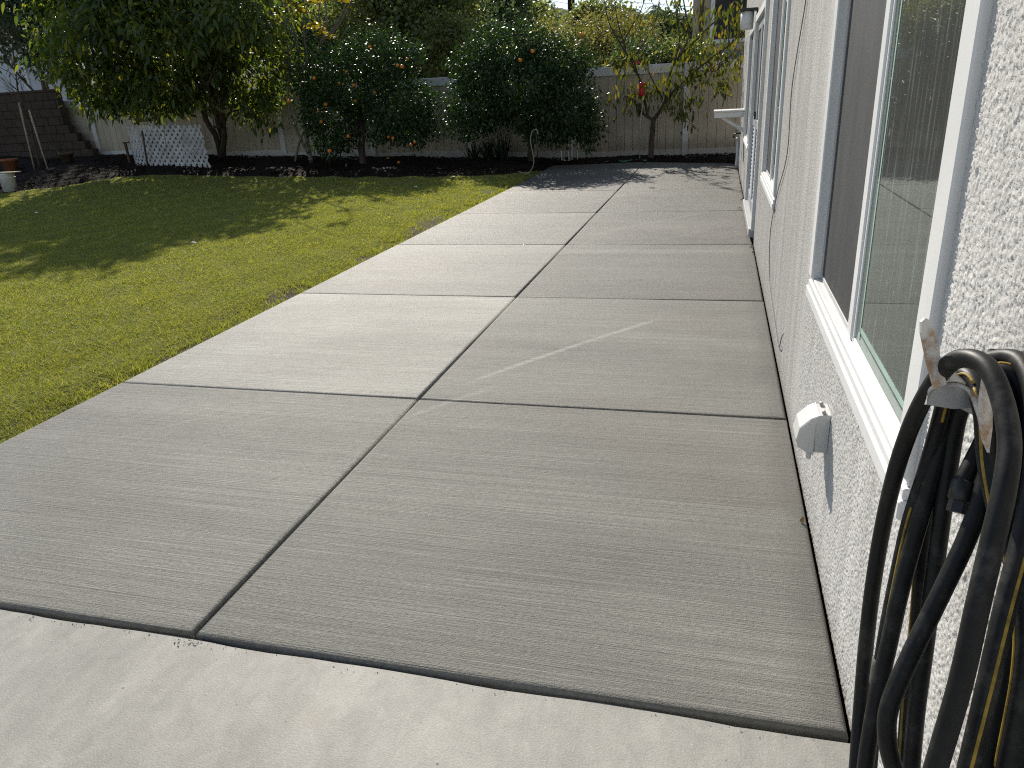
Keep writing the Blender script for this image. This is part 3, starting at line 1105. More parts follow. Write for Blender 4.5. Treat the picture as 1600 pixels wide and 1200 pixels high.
# arm to the wall
pa, pb = P(1489, 618, d=.90), P(1489, 618, d=.90)
pb = np.array([-.001, pa[1] + .03, pa[2] - .05])
adopt(MB().tube([pa, pb], .010, 8).build('arm', M['zinc'], None), hg)
adopt(MB().box(-.006, -.0005, pb[1] - .02, pb[1] + .02, pb[2] - .03, pb[2] + .03, .002).build('wall_plate', M['zinc'], None), hg)
plate([(1461, 608), (1449, 565), (1440, 520), (1440, 503), (1446, 497), (1453, 500), (1462, 520), (1470, 560), (1479, 600), (1472, 604)], [.855, .850, .845, .843, .842, .842, .844, .849, .854, .855], .004, 'prong', M['rust'])
plate([(1537, 592), (1542, 590), (1547, 606), (1551, 640), (1551, 668), (1546, 708), (1538, 690), (1531, 655), (1533, 620)], [.795, .795, .797, .80, .803, .806, .804, .80, .797], .004, 'prong', M['rust'])
# lit bent lip between saddle and near prong
lip0 = [(1480, 600), (1500, 599), (1516, 606), (1528, 622), (1536, 650), (1541, 680), (1546, 706)]
lip1 = [(1484, 604), (1500, 604), (1512, 612), (1521, 628), (1529, 652), (1536, 678), (1545, 706)]
dl = [.856, .85, .842, .832, .822, .814, .806]
l0 = [P(x, y, d=k) for (x, y), k in zip(lip0, dl)]
l1 = [P(x, y, d=k + .006) for (x, y), k in zip(lip1, dl)]
mb = MB()
n = len(l0)
th = CF * .003
vs = l0 + l1 + [p + th for p in l0] + [p + th for p in l1]
fs = []
for i in range(n - 1):
    fs += [(i, i + 1, n + i + 1, n + i), (2 * n + i, 3 * n + i, 3 * n + i + 1, 2 * n + i + 1), (i, 2 * n + i, 2 * n + i + 1, i + 1), (n + i, n + i + 1, 3 * n + i + 1, 3 * n + i)]
mb.add(vs, fs, True)
adopt(mb.build('lip', M['rust'], None), hg)

hose = empty('coiled_hose', tuple(P(1460, 1000, d=.9)), 'coil of black rubber hose with yellow stripes hung on the hanger', 'hose')
HR = .0108


def strand(pts):
    return [P(x, y, d=k) for x, y, k in pts]


S1 = strand([(1330, 1290, 1.13), (1338, 1200, 1.13), (1345, 1105, 1.13), (1353, 1010, 1.11), (1364, 915, 1.08), (1380, 820, 1.04), (1400, 735, .99), (1425, 662, .94), (1453, 607, .89), (1484, 568, .845), (1515, 560, .81), (1545, 577, .78), (1566, 625, .755), (1577, 690, .735), (1570, 760, .72), (1550, 850, .715), (1528, 945, .715), (1500, 1070, .725), (1462, 1200, .745), (1440, 1280, .76)])
S2 = strand([(1352, 1290, 1.06), (1358, 1200, 1.06), (1364, 1130, 1.06), (1374, 1060, 1.05), (1387, 980, 1.03), (1403, 900, 1.01), (1421, 820, .99), (1446, 740, .965), (1466, 670, .94), (1482, 612, .915), (1500, 588, .89), (1520, 594, .865), (1536, 640, .84), (1543, 720, .825), (1560, 800, .81), (1585, 880, .79), (1600, 960, .775), (1598, 1060, .765), (1575, 1190, .77), (1560, 1280, .78)])
S3 = strand([(1404, 1290, 1.08), (1412, 1200, 1.07), (1420, 1100, 1.06), (1431, 1000, 1.05), (1438, 920, 1.03), (1443, 850, 1.015), (1452, 780, 1.0), (1464, 700, .985), (1484, 630, .965), (1515, 578, .94), (1556, 560, .91), (1594, 566, .87), (1616, 620, .83), (1618, 720, .80), (1600, 830, .775), (1572, 945, .76), (1544, 1070, .76), (1514, 1200, .775), (1496, 1280, .79)])
S4 = strand([(1430, 1290, .90), (1398, 1205, .89), (1386, 1150, .885), (1391, 1100, .88), (1422, 1026, .875), (1468, 932, .87), (1512, 838, .865), (1542, 750, .865), (1556, 670, .87), (1572, 600, .89), (1600, 568, .91), (1640, 590, .90), (1660, 700, .87), (1650, 900, .83), (1625, 1060, .80), (1590, 1200, .79), (1570, 1290, .79)])
S5 = strand([(1418, 1290, 1.0), (1424, 1200, .995), (1432, 1110, .985), (1444, 1020, .975), (1457, 920, .965), (1470, 820, .955), (1484, 720, .945), (1500, 640, .925), (1530, 596, .90), (1570, 580, .88), (1605, 620, .86), (1622, 740, .84), (1630, 900, .82), (1622, 1080, .81), (1606, 1200, .81), (1596, 1290, .81)])
S6 = strand([(1345, 1290, 1.02), (1352, 1200, 1.02), (1366, 1110, 1.01), (1388, 1010, 1.0), (1408, 920, .985), (1432, 830, .97), (1458, 740, .955), (1478, 665, .94), (1500, 606, .915), (1530, 584, .885), (1562, 606, .86), (1578, 680, .845), (1582, 780, .83), (1586, 900, .82), (1572, 1040, .815), (1545, 1190, .815), (1530, 1290, .82)])
END = strand([(1552, 640, .895), (1540, 682, .892), (1524, 716, .89), (1510, 744, .888), (1504, 766, .887)])
parts = [S1, S2, S3, S4, S5, S6]
for s_ in parts + [END]:
    for p in s_:
        p[0] = min(p[0], -.018)
# one running length: each loop's low bight joins the next loop
path = []
order = [S1, S3[::-1], S2, S5[::-1], S4, S6[::-1]]
for i, s_ in enumerate(order):
    if i:
        a_, b_ = path[-1], s_[0]
        m_ = (a_ + b_) / 2
        lowz = m_[2] - .30 - .03 * i
        dxy = (b_ - a_) * .25
        path += [np.array([a_[0] + dxy[0] * .3, a_[1] + dxy[1] * .3, lowz + .16]), np.array([m_[0], m_[1], lowz]), np.array([b_[0] - dxy[0] * .3, b_[1] - dxy[1] * .3, lowz + .16])]
    path += list(s_)
hp = smooth_path(path, 8)
adopt(MB().tube(hp, HR, 14).build('hose_length', M['hose'], None), hose)
ep = smooth_path([S3[10] + np.array([0, .02, .0])] + END, 8)
adopt(MB().tube(ep, HR, 14).build('hose_end', M['hose'], None), hose)
dv = END[-1] - END[-2]
dv /= np.linalg.norm(dv)
e0 = END[-1]
adopt(MB().tube([e0 - dv * .012, e0 - dv * .010, e0 + dv * .012, e0 + dv * .014], [.012, .014, .014, .012], 18).build('coupling', M['blackmetal'], None), hose)
adopt(MB().tube([e0 + dv * .014, e0 + dv * .028], .0115, 6, smooth=False).build('coupling_nut', M['blackmetal'], None), hose)


def stripe(pp, phase, lo, hi):
    """yellow line running on the skin of the hose, drifting slowly round it"""
    pts = []
    for i in range(lo, hi):
        t = pp[min(i + 1, len(pp) - 1)] - pp[max(i - 1, 0)]
        t /= np.linalg.norm(t) + 1e-9
        toc = CC - pp[i]
        u = toc - t * (toc @ t)
        u /= np.linalg.norm(u)
        v_ = np.cross(t, u)
        an = phase + .9 * math.sin(i * .023 + phase * 3)
        pts.append(pp[i] + (math.cos(an) * u + math.sin(an) * v_) * (HR - .0006))
    adopt(MB().tube(pts, .0019, 6).build('stripe', M['stripe'], None), hose)


off = 0
idx = []
for i, s_ in enumerate(order):
    n0 = off + (3 if i else 0)
    idx.append((n0 * 8, (n0 + len(s_) - 1) * 8))
    off = n0 + len(s_)
stripe(hp, .55, idx[2][0] + 4, idx[2][0] + 52)
stripe(hp, -.7, idx[2][0] + 66, idx[2][0] + 92)
stripe(hp, .5, idx[1][0] + 6, idx[1][0] + 56)
stripe(hp, .75, idx[1][1] - 60, idx[1][1] - 8)
stripe(hp, .2, idx[3][0] + 20, idx[3][0] + 60)
stripe(hp, -.6, idx[4][1] - 60, idx[4][1] - 4)
stripe(hp, .6, idx[2][1] - 60, idx[2][1] - 6)
ci = idx[2][0] + 25
adopt(MB().tube(hp[ci - 2:ci + 3], .0128, 16).build('coupling', M['coupling'], None), hose)

# ------------------------------------------------------------------ fence
FY = 17.28
fence = empty('vinyl_fence', (-8, FY, 0), 'tan vinyl board fence with white posts and rails along the back', 'fence')
PX = [1.38, -1.066, -3.52, -5.98, -8.42, -10.85, -12.8, -14.55, -16.4, -18.4, -20.8, -23.2]
TOPZ = 1.88
post_me = None
for x in PX:
    zb = float(gz(x, FY)) - .10
    o = MB().box(x - .064, x + .064, FY - .064, FY + .064, zb, TOPZ - .02, .006).build('post', M['fencewhite'], None)
    adopt(o, fence)
    cp = MB()
    cp.add([(x - .072, FY - .072, TOPZ - .021), (x + .072, FY - .072, TOPZ - .021), (x + .072, FY + .072, TOPZ - .021), (x - .072, FY + .072, TOPZ - .021), (x, FY, TOPZ + .045)], [(0, 1, 4), (1, 2, 4), (2, 3, 4), (3, 0, 4), (3, 2, 1, 0)])
    co = cp.build('post_cap', M['fencewhite'], None)
    adopt(co, fence)
bmesh_board = MB().box(-.5, .5, -.011, .011, 0, 1, 0).build('tmp', M['fencetan'])
for i in range(len(PX) - 1):
    x1, x0 = PX[i] - .064, PX[i + 1] + .064
    zb = float(gz((x0 + x1) / 2, FY)) - .03
    adopt(MB().box(x0, x1, FY - .045, FY + .045, TOPZ - .185, TOPZ, .012).build('top_rail', M['fencewhite'], None), fence)
    adopt(MB().box(x0, x1, FY - .03, FY + .03, zb, zb + .17, .006).build('bottom_rail', M['fencewhite'], None), fence)
    k = max(1, round((x1 - x0) / .186))
    wd = (x1 - x0) / k
    for j in range(k):
        xa = x0 + j * wd + .006
        m = MB()
        xb = xa + wd - .012
        y0, z0, z1 = FY - .012, zb + .168, TOPZ - .183
        m.add([(xa - .006, y0 + .014, z0), (xa, y0, z0), (xb, y0, z0), (xb + .006, y0 + .014, z0), (xa - .006, y0 + .014, z1), (xa, y0, z1), (xb, y0, z1), (xb + .006, y0 + .014, z1),
               (xa - .006, FY + .011, z0), (xb + .006, FY + .011, z0), (xa - .006, FY + .011, z1), (xb + .006, FY + .011, z1)],
              [(0, 1, 5, 4), (1, 2, 6, 5), (2, 3, 7, 6), (9, 8, 10, 11), (8, 0, 4, 10), (3, 9, 11, 7)])
        adopt(m.build('board', M['fencetan'], None), fence)
bpy.data.objects.remove(bmesh_board)

# stepped block wall in the left corner
bw = empty('block_wall', (-18, 16.9, .4), 'brown concrete block wall stepping down beside the left fence', 'wall')
CH, CL = .205, .40
for r_ in range(9):
    z0 = .26 + r_ * CH
    xend = -16.0 - (0 if r_ == 0 else .0) - (max(0, r_ - 0)) * .20 if r_ < 5 else -16.92
    x = -23.2 + (.2 if r_ % 2 else 0)
    while x < xend - .05:
        x2 = min(x + CL, xend)
        j = random.uniform(-.004, .004)
        adopt(MB().box(x + .005, x2 - .005, 16.80 + j, 17.0 + j, z0 + .005, z0 + CH - .004, .007).build('block', M['block'], None), bw)
        x += CL
    adopt(MB().box(-23.19, xend - .02, 16.82, 16.98, z0 - (.2 if r_ == 0 else -.001), z0 + CH - .001).build('mortar', M['joint'], None), bw)
adopt(MB().box(-23.2, -16.9, 16.78, 17.02, .26 + 9 * CH, .26 + 9 * CH + .06, .008).build('coping', M['block'], None), bw)


# ------------------------------------------------------------------ plants
def leaves(name, pos, axis, length, width, mat, parent=None, droop=.25, r=None, fold=.25):
    """many single leaves, each a bent four-triangle blade"""
    r = r or rng
    n = len(pos)
    axis = axis / (np.linalg.norm(axis, axis=1)[:, None] + 1e-9)
    rnd = r.normal(0, 1, (n, 3))
    side = np.cross(axis, rnd)
    side /= np.linalg.norm(side, axis=1)[:, None] + 1e-9
    nrm = np.cross(side, axis)
    L = np.broadcast_to(length, (n,))[:, None]
    Wd = np.broadcast_to(width, (n,))[:, None] * .5
    down = np.array([0, 0, -1.0])
    V = np.empty((n, 6, 3), np.float32)
    p1 = pos + axis * L * .38 + down * L * droop * .12
    p2 = pos + axis * L * .72 + down * L * droop * .45
    V[:, 0] = pos
    V[:, 1] = p1 + side * Wd + nrm * Wd * fold
    V[:, 2] = p1 - side * Wd + nrm * Wd * fold
    V[:, 3] = p2 + side * Wd * .8 + nrm * Wd * fold * .7
    V[:, 4] = p2 - side * Wd * .8 + nrm * Wd * fold * .7
    V[:, 5] = pos + axis * L + down * L * droop
    b = np.arange(n)[:, None] * 6
    T = np.concatenate([b + [0, 2, 1], b + [1, 2, 4], b + [1, 4, 3], b + [3, 4, 5]])
    o = tri_mesh(name, V.reshape(-1, 3), T, mat)
    if parent is not None:
        adopt(o, parent)
    return o


def blob_points(blobs, nclump, per, spread, r, hollow=.45):
    """leaf places in clumps through a union of ellipsoids"""
    vol = np.array([b[1][0] * b[1][1] * b[1][2] for b in blobs]) ** .75
    pick = r.choice(len(blobs), nclump, p=vol / vol.sum())
    c = np.array([blobs[k][0] for k in pick])
    s = np.array([blobs[k][1] for k in pick])
    d = r.normal(0, 1, (nclump, 3))
    d /= np.linalg.norm(d, axis=1)[:, None]
    lob = 1 + .16 * np.sin(d[:, 0] * 5 + pick) * np.cos(d[:, 2] * 6 + 2 * pick) + .10 * np.sin(d[:, 1] * 11)
    rad = (hollow + (1 - hollow) * r.random(nclump) ** .6) * lob
    cc = c + d * s * rad[:, None]
    pos = np.repeat(cc, per, 0) + r.normal(0, 1, (nclump * per, 3)) * spread
    out = np.repeat(d, per, 0)
    return pos, out


def limb(mb, p0, p1, r0, r1, wob, r, n=6, side=7):
    pts = []
    p0, p1 = np.array(p0, float), np.array(p1, float)
    for k in range(n + 1):
        t = k / n
        q = p0 + (p1 - p0) * t
        if 0 < k < n:
            q = q + r.normal(0, wob, 3)
        pts.append(q)
    pts = smooth_path(pts, 2)
    m = len(pts)
    mb.tube(pts, [r0 + (r1 - r0) * i / (m - 1) for i in range(m)], side)
    return pts


def blob_tree(name, base, blobs, nclump, per, spread, llen, lwid, leafm, barkm, label, cat='tree', trunk_r=.08, droop=.25, up=0.0, seed=1, trunks=None, group=None, hollow=.45, out_w=.8, nlimb=9):
    r = np.random.default_rng(seed)
    base = np.array(base, float)
    t = empty(name, tuple(base), label, cat, group)
    mb = MB()
    tops = trunks or [(np.array(blobs[0][0]) - (0, 0, blobs[0][1][2] * .4))]
    ends = []
    for tp_ in tops:
        pts = limb(mb, base - (0, 0, .1), tp_, trunk_r, trunk_r * .6, trunk_r * .5, r)
        ends.append(pts)
    for k in range(nlimb):
        b = blobs[k % len(blobs)]
        d = r.normal(0, 1, 3)
        d /= np.linalg.norm(d)
        tgt = np.array(b[0]) + d * np.array(b[1]) * .75
        pts = ends[k % len(ends)]
        st = pts[int(len(pts) * r.uniform(.45, .98))]
        limb(mb, st, tgt, trunk_r * .45, trunk_r * .08, .08 * np.linalg.norm(tgt - st) * .5, r, 5, 6)
    adopt(mb.build('trunk', barkm, None), t)
    pos, out = blob_points(blobs, nclump, per, spread, r, hollow)
    keep = pos[:, 2] > gz(pos[:, 0], pos[:, 1]) + .02
    pos, out = pos[keep], out[keep]
    n = len(pos)
    ax = out * out_w + r.normal(0, .75, (n, 3)) + np.array([0, 0, up])
    leaves('crown', pos, ax, llen * r.uniform(.6, 1.2, n), lwid * r.uniform(.7, 1.2, n), leafm, t, droop, r)
    return t


def pxb(px, py, Y, rx, ry, rz):
    """ellipsoid whose centre shows at (px, py) at distance Y"""
    return (P(px, py, Y=Y), (rx, ry, rz))


# the large drooping tree on the left
B1 = [pxb(150, 75, 15.2, 1.35, 1.2, .95), pxb(270, 95, 15.6, 1.7, 1.3, 1.15), pxb(390, 95, 16.3, 1.3, .75, 1.1), pxb(250, -20, 15.6, 2.2, 1.5, 1.1),
      pxb(385, -15, 16.3, 1.3, .75, 1.0), pxb(140, -20, 15.4, 1.5, 1.2, 1.0), pxb(415, 165, 16.3, .5, .4, .55), pxb(160, 150, 15.2, .7, .6, .38), pxb(240, 155, 15.2, .8, .6, .35),
      pxb(150, 35, 13.9, .9, .7, .45), pxb(265, 45, 13.8, 1.0, .7, .5), pxb(370, 30, 14.0, .9, .6, .5), pxb(230, -35, 14.2, 1.7, .8, .55), pxb(330, -45, 14.6, 1.2, .8, .5), pxb(120, -110, 15.4, .55, .5, .8), pxb(190, -140, 15.6, .45, .5, .9), pxb(260, -110, 15.5, .4, .4, .7)]  # lobes out over the lawn are added to block sky and darken the fence
for fx, fy, fz, fl in ((90, 402, 6.4, .55), (35, 392, 6.3, .5), (60, 365, 6.2, .6), (130, 378, 6.3, .5), (152, 392, 6.2, .45), (205, 392, 6.1, .45), (215, 368, 5.9, .5), (20, 362, 6.0, .5), (300, 362, 5.6, .4), (390, 352, 5.4, .4), (100, 350, 5.8, .5), (165, 358, 5.8, .5)):
    g_ = P(fx, fy, Z=0)                      # high shoots whose shadows finger out over the lawn
    B1.append((np.array([g_[0] - .674 * fz, g_[1] + 1.352 * fz, fz]), (fl * .45, fl * .8, .35)))
tb = P(345, 245, Y=16.9)
blob_tree('broadleaf_tree', (tb[0], 16.9, gz(tb[0], 16.9)), B1, 2300, 13, (.15, .15, .13), .165, .075, M['leaf_big'], M['bark'], 'large broadleaf tree with drooping leaves over the lattice roll',
          trunk_r=.08, droop=.55, seed=21, trunks=[P(300, 110, Y=15.9), P(330, 60, Y=15.9), P(350, 120, Y=15.7)], hollow=.35, out_w=.7, nlimb=31)

bt = bpy.data.objects['broadleaf_tree']
r = np.random.default_rng(66)
fpos, fax = [], []
for (c_, s_) in B1[-12:]:
    q = r.normal(0, 1, (190, 3)) * np.array([.17, .42, .12]) + c_
    q[:, 0] += (q[:, 1] - c_[1]) * r.uniform(-.5, .3)
    fpos.append(q)
    fax.append(r.normal(0, .7, (190, 3)) + np.array([0, -.4, -.3]))
leaves('crown', np.concatenate(fpos), np.concatenate(fax), r.uniform(.12, .20, 190 * 12), .085, M['leaf_big'], bt, .5, r)

# yellow-leaved branching tree
pl = empty('branching_tree', (-9.56, 16.17, .21), 'bare branching tree with yellow leaf rosettes left of the orange tree', 'tree')
r = np.random.default_rng(5)
mb = MB()
tips = []


def pl_branch(pxs, r0, r1, Y0, Y1):
    pts = [P(x, y, Y=Y0 + (Y1 - Y0) * k / (len(pxs) - 1)) for k, (x, y) in enumerate(pxs)]
    sp = smooth_path(pts, 4)
    m = len(sp)
    mb.tube(sp, [r0 + (r1 - r0) * i / (m - 1) for i in range(m)], 7)
    tips.append(sp[-1])


pl_branch([(487, 255), (478, 210), (474, 165), (470, 110), (462, 60), (455, 15), (448, -40)], .055, .018, 16.17, 16.0)
pl_branch([(482, 240), (466, 210), (455, 180), (450, 150), (452, 100), (446, 45), (442, 0)], .04, .015, 16.15, 15.7)
pl_branch([(476, 200), (474, 150), (478, 95), (474, 40), (478, -10)], .035, .014, 16.1, 16.3)
pl_branch([(474, 150), (490, 90), (510, 45), (508, 0)], .03, .013, 16.1, 16.3)
pl_branch([(472, 110), (500, 70), (525, 45), (545, 10), (560, -40)], .028, .012, 16.1, 15.8)
pl_branch([(476, 130), (505, 60), (498, 20), (506, -20)], .026, .012, 16.1, 16.4)
pl_branch([(510, 60), (530, 30), (540, 5)], .018, .010, 16.0, 16.2)
pl_branch([(462, 60), (440, 25), (430, -10)], .02, .012, 16.0, 16.0)
pl_branch([(461, 252), (468, 222), (478, 200)], .03, .025, 16.0, 16.1)
pl_branch([(448, -40), (440, -120), (470, -200)], .02, .01, 16.0, 15.9)
pl_branch([(478, -10), (500, -90), (480, -180)], .02, .01, 16.2, 15.9)
adopt(mb.build('trunk', M['barkpale'], None), pl)
ros = [P(x, y, Y=16.0 + r.uniform(-.3, .3)) for x, y in [(446, 12), (458, 8), (478, 6), (470, 18), (488, 38), (490, 44), (505, 52), (515, 58), (540, 5), (450, 105), (545, -5), (505, 0), (440, 5), (430, 20), (498, 48), (470, -20), (500, -60), (450, -100), (480, -150)]]
pos, ax = [], []
for c_ in ros:
    for k in range(11):
        a = r.uniform(0, 6.28)
        pos.append(c_ + r.normal(0, .03, 3))
        ax.append((math.cos(a), math.sin(a), r.uniform(.1, .8)))
leaves('crown', np.array(pos), np.array(ax), r.uniform(.16, .27, len(pos)), .065, M['leaf_yellow'], pl, .35, r)

# orange tree
B2 = [pxb(560, 130, 15.6, 1.15, .95, .75), pxb(620, 165, 15.5, .85, .9, .72), pxb(520, 175, 15.6, .75, .8, .72), pxb(590, 85, 15.8, .85, .8, .5), pxb(640, 190, 15.5, .55, .7, .42), pxb(495, 120, 15.8, .6, .6, .55), pxb(520, 225, 15.4, .45, .5, .22)]
orangetree = blob_tree('orange_tree', (-8.03, 15.76, .15), B2, 1250, 15, (.10, .10, .09), .085, .042, M['leaf_citrus'], M['bark'], 'dark orange tree dotted with ripe fruit before the fence', trunk_r=.085, droop=.3, seed=31)
for k, (x, y, s_) in enumerate([(491, 122, 1), (530, 130, .9), (553, 133, 1), (584, 144, 1.1), (451, 158, 1.15), (509, 163, 1), (502, 190, .95), (544, 213, 1), (607, 214, .8), (614, 216, .9), (515, 236, 1.2), (578, 73, .9), (628, 104, 1.1), (621, 102, .9), (541, 112, .8), (497, 174, .8), (556, 158, .8), (642, 226, .9), (636, 92, .8), (648, 222, .8)]):
    c_ = P(x, y, Y=14.72 + .25 * random.random())
    rr = .038 * s_
    prof = [(0, -rr), (rr * .5, -rr * .87), (rr * .87, -rr * .5), (rr, 0), (rr * .87, rr * .5), (rr * .5, rr * .84), (rr * .12, rr * .93), (0, rr * .9)]
    adopt(MB().lathe(prof, c_, 12).build('orange', M['orange'], None), orangetree)

# second citrus
B3 = [pxb(820, 130, 15.9, 1.3, 1.05, .85), pxb(755, 160, 15.8, .75, .8, .62), pxb(880, 165, 15.8, .75, .8, .68), pxb(800, 75, 16.0, .85, .8, .5), pxb(870, 95, 16.0, .7, .7, .5), pxb(730, 190, 15.7, .5, .5, .28), pxb(920, 190, 15.7, .32, .4, .45), pxb(855, 205, 15.7, .5, .5, .25), pxb(745, 100, 16, .55, .6, .45)]
citrus2 = blob_tree('citrus_tree', (-4.33, 16.65, .03), B3, 1500, 15, (.10, .10, .09), .085, .042, M['leaf_citrus'], M['bark'], 'round dark green citrus tree at the patio corner beside the strappy plant', trunk_r=.075, droop=.35, seed=41)
for x, y in [(832, 80), (813, 94), (908, 54)]:
    c_ = P(x, y, Y=15.0)
    rr = .042
    adopt(MB().lathe([(0, -rr), (rr * .7, -rr * .7), (rr, 0), (rr * .7, rr * .7), (0, rr * .93)], c_, 12).build('orange', M['orange'], None), citrus2)

# autumn peach tree on the right
pt = empty('small_tree', (-1.75, 16.75, 0), 'small half bare tree with yellowing leaves against the right fence', 'tree')
r = np.random.default_rng(9)
mb = MB()
tw = []


def br(pxs, r0, r1, y0=16.7, y1=16.7):
    pts = [P(x, y, Y=y0 + (y1 - y0) * k / (len(pxs) - 1)) for k, (x, y) in enumerate(pxs)]
    sp = smooth_path(pts, 5)
    m = len(sp)
    mb.tube(sp, [r0 + (r1 - r0) * i / (m - 1) for i in range(m)], 7)
    tw.append(sp)
    return sp


br([(1017, 250), (1018, 225), (1020, 200), (1021, 185)], .062, .050)
br([(1021, 187), (1032, 172), (1042, 155), (1055, 140), (1070, 125), (1090, 108), (1115, 88), (1140, 70), (1160, 50)], .042, .008, 16.7, 16.2)
br([(1040, 158), (1044, 130), (1050, 105), (1063, 85), (1075, 60), (1073, 30), (1068, 0), (1064, -40)], .034, .010, 16.7, 16.9)
br([(1063, 85), (1085, 65), (1110, 40), (1135, 22), (1155, 5), (1175, -20)], .020, .006, 16.7, 16.3)
br([(1055, 95), (1062, 60), (1058, 25), (1062, -5), (1058, -50)], .018, .007, 16.7, 17.0)
br([(1021, 187), (1008, 180), (995, 166), (988, 155), (975, 150)], .030, .010, 16.7, 16.4)
br([(1012, 183), (1006, 150), (998, 120), (985, 95), (975, 70), (985, 45), (1000, 20), (1010, -10)], .030, .008, 16.7, 16.8)
br([(985, 95), (970, 70), (958, 50), (950, 30), (945, 5), (940, -30)], .018, .006, 16.8, 16.9)
br([(978, 75), (968, 45), (962, 15), (960, -30)], .016, .006, 16.8, 16.5)
br([(998, 120), (985, 85), (972, 105), (960, 98)], .012, .005, 16.7, 16.3)
br([(976, 120), (975, 108), (962, 103), (957, 95)], .010, .004, 16.6, 16.3)
br([(990, 90), (1010, 60), (1025, 30), (1030, 0), (1035, -30)], .016, .006, 16.8, 17.0)
br([(1035, 155), (1022, 130), (1014, 112), (1012, 95)], .018, .006, 16.7, 16.3)
br([(1070, 125), (1095, 118), (1115, 105), (1140, 88), (1152, 72)], .016, .005, 16.6, 16.1)
br([(1085, 112), (1110, 110), (1128, 118), (1136, 130)], .010, .003, 16.6, 16.2)
br([(1050, 145), (1065, 135), (1085, 128), (1100, 125)], .010, .003, 16.6, 16.2)
br([(1040, 168), (1055, 172), (1062, 180), (1072, 190)], .005, .002, 16.7, 16.4)
br([(1064, -40), (1075, -80), (1090, -130)], .012, .005, 16.9, 16.5)
br([(1010, -10), (1005, -60), (1020, -120)], .012, .005, 16.8, 16.4)
br([(1035, -30), (1040, -90), (1060, -140)], .012, .005, 17.0, 16.5)
br([(1155, 5), (1170, -50), (1165, -100)], .012, .005, 16.3, 16.0)
br([(940, -30), (935, -80), (945, -120)], .010, .005, 16.9, 16.5)
pos, ax = [], []
for sp in tw[1:]:
    L_ = len(sp)
    for k in range(int(L_ * .35), L_, 3):          # side twigs
        d = r.normal(0, 1, 3)
        d[2] += .25
        d /= np.linalg.norm(d)
        ln = r.uniform(.12, .42)
        e_ = sp[k] + d * ln
        mid_ = sp[k] + d * ln * .5 + r.normal(0, .02, 3)
        mb.tube([sp[k], mid_, e_], [.006, .0045, .002], 5, False)
        zpx = e_[2]
        dens = 1.25 if zpx < 2.2 else (.38 if zpx < 3.1 else .9)
        for q in range(int(r.integers(4, 12) * dens)):
            t_ = r.uniform(.2, 1.05)
            pos.append(sp[k] + (e_ - sp[k]) * t_ + r.normal(0, .03, 3))
            ax.append((r.normal(0, .45), r.normal(0, .45), -1))
for (x, y, nn, s_) in [(1155, 28, 80, .16), (1115, 25, 70, .20), (1095, 45, 50, .22), (1125, 60, 40, .22), (1060, 20, 25, .25), (990, 25, 20, .25), (1150, 60, 40, .15), (1130, 130, 55, .13), (1150, 95, 70, .15), (990, 150, 60, .20), (1022, 140, 40, .14), (1065, 150, 50, .2), (1085, 140, 50, .2), (960, 150, 24, .12), (1040, 130, 50, .2), (1100, 85, 40, .2), (1060, 165, 30, .14), (975, 100, 24, .14), (1070, 110, 40, .2)]:
    c_ = P(x, y, Y=16.4)
    for q in range(nn):
        pos.append(c_ + r.normal(0, s_, 3))
        ax.append((r.normal(0, .4), r.normal(0, .4), -1))
adopt(mb.build('trunk', M['bark'], None), pt)
leaves('crown', np.array(pos), np.array(ax), r.uniform(.10, .175, len(pos)), r.uniform(.034, .05, len(pos)), M['leaf_peach'], pt, .1, r, .3)

# bare sapling tied to two stakes
sb = empty('staked_sapling', (-16.3, 15.0, .34), 'bare young sapling with fine twigs in the left corner', 'tree')
mb = MB()
r = np.random.default_rng(12)
b0 = P(62, 262, Y=15.0)
b0[2] = .33
tr_ = [b0, P(48, 200, Y=15.0), P(30, 150, Y=15.0), P(24, 110, Y=15.0), P(18, 60, Y=15.0)]
sp = smooth_path(tr_, 5)
mb.tube(sp, np.linspace(.03, .008, len(sp)), 7)
for k in range(6, len(sp)):
    for q in range(2):
        d = r.normal(0, 1, 3)
        d[2] = abs(d[2]) + .4
        d /= np.linalg.norm(d)
        ln = r.uniform(.35, .9)
        e_ = sp[k] + d * ln
        mb.tube([sp[k], sp[k] + d * ln * .5 + r.normal(0, .03, 3), e_], [.009, .006, .003], 5, False)
        for z in range(2):
            d2 = d + r.normal(0, .5, 3)
            mb.tube([sp[k] + d * ln * .5, sp[k] + d * ln * .5 + d2 * .22], [.005, .002], 4, False)
adopt(mb.build('trunk', M['bark'], None), sb)
for nm, (xa, ya), (xb, yb) in (('left', (29, 160), (54, 265)), ('right', (45, 172), (75, 265))):
    p0, p1 = P(xb, yb, Y=14.85), P(xa, ya, Y=14.85)
    p0[2] -= .05
    tag(MB().tube([p0, p1], .017, 8).build('garden_stake', M['stake']), 'thin pale garden stake, the %s of the pair at the bare sapling' % nm, 'stake', 'stakes in the planting bed')

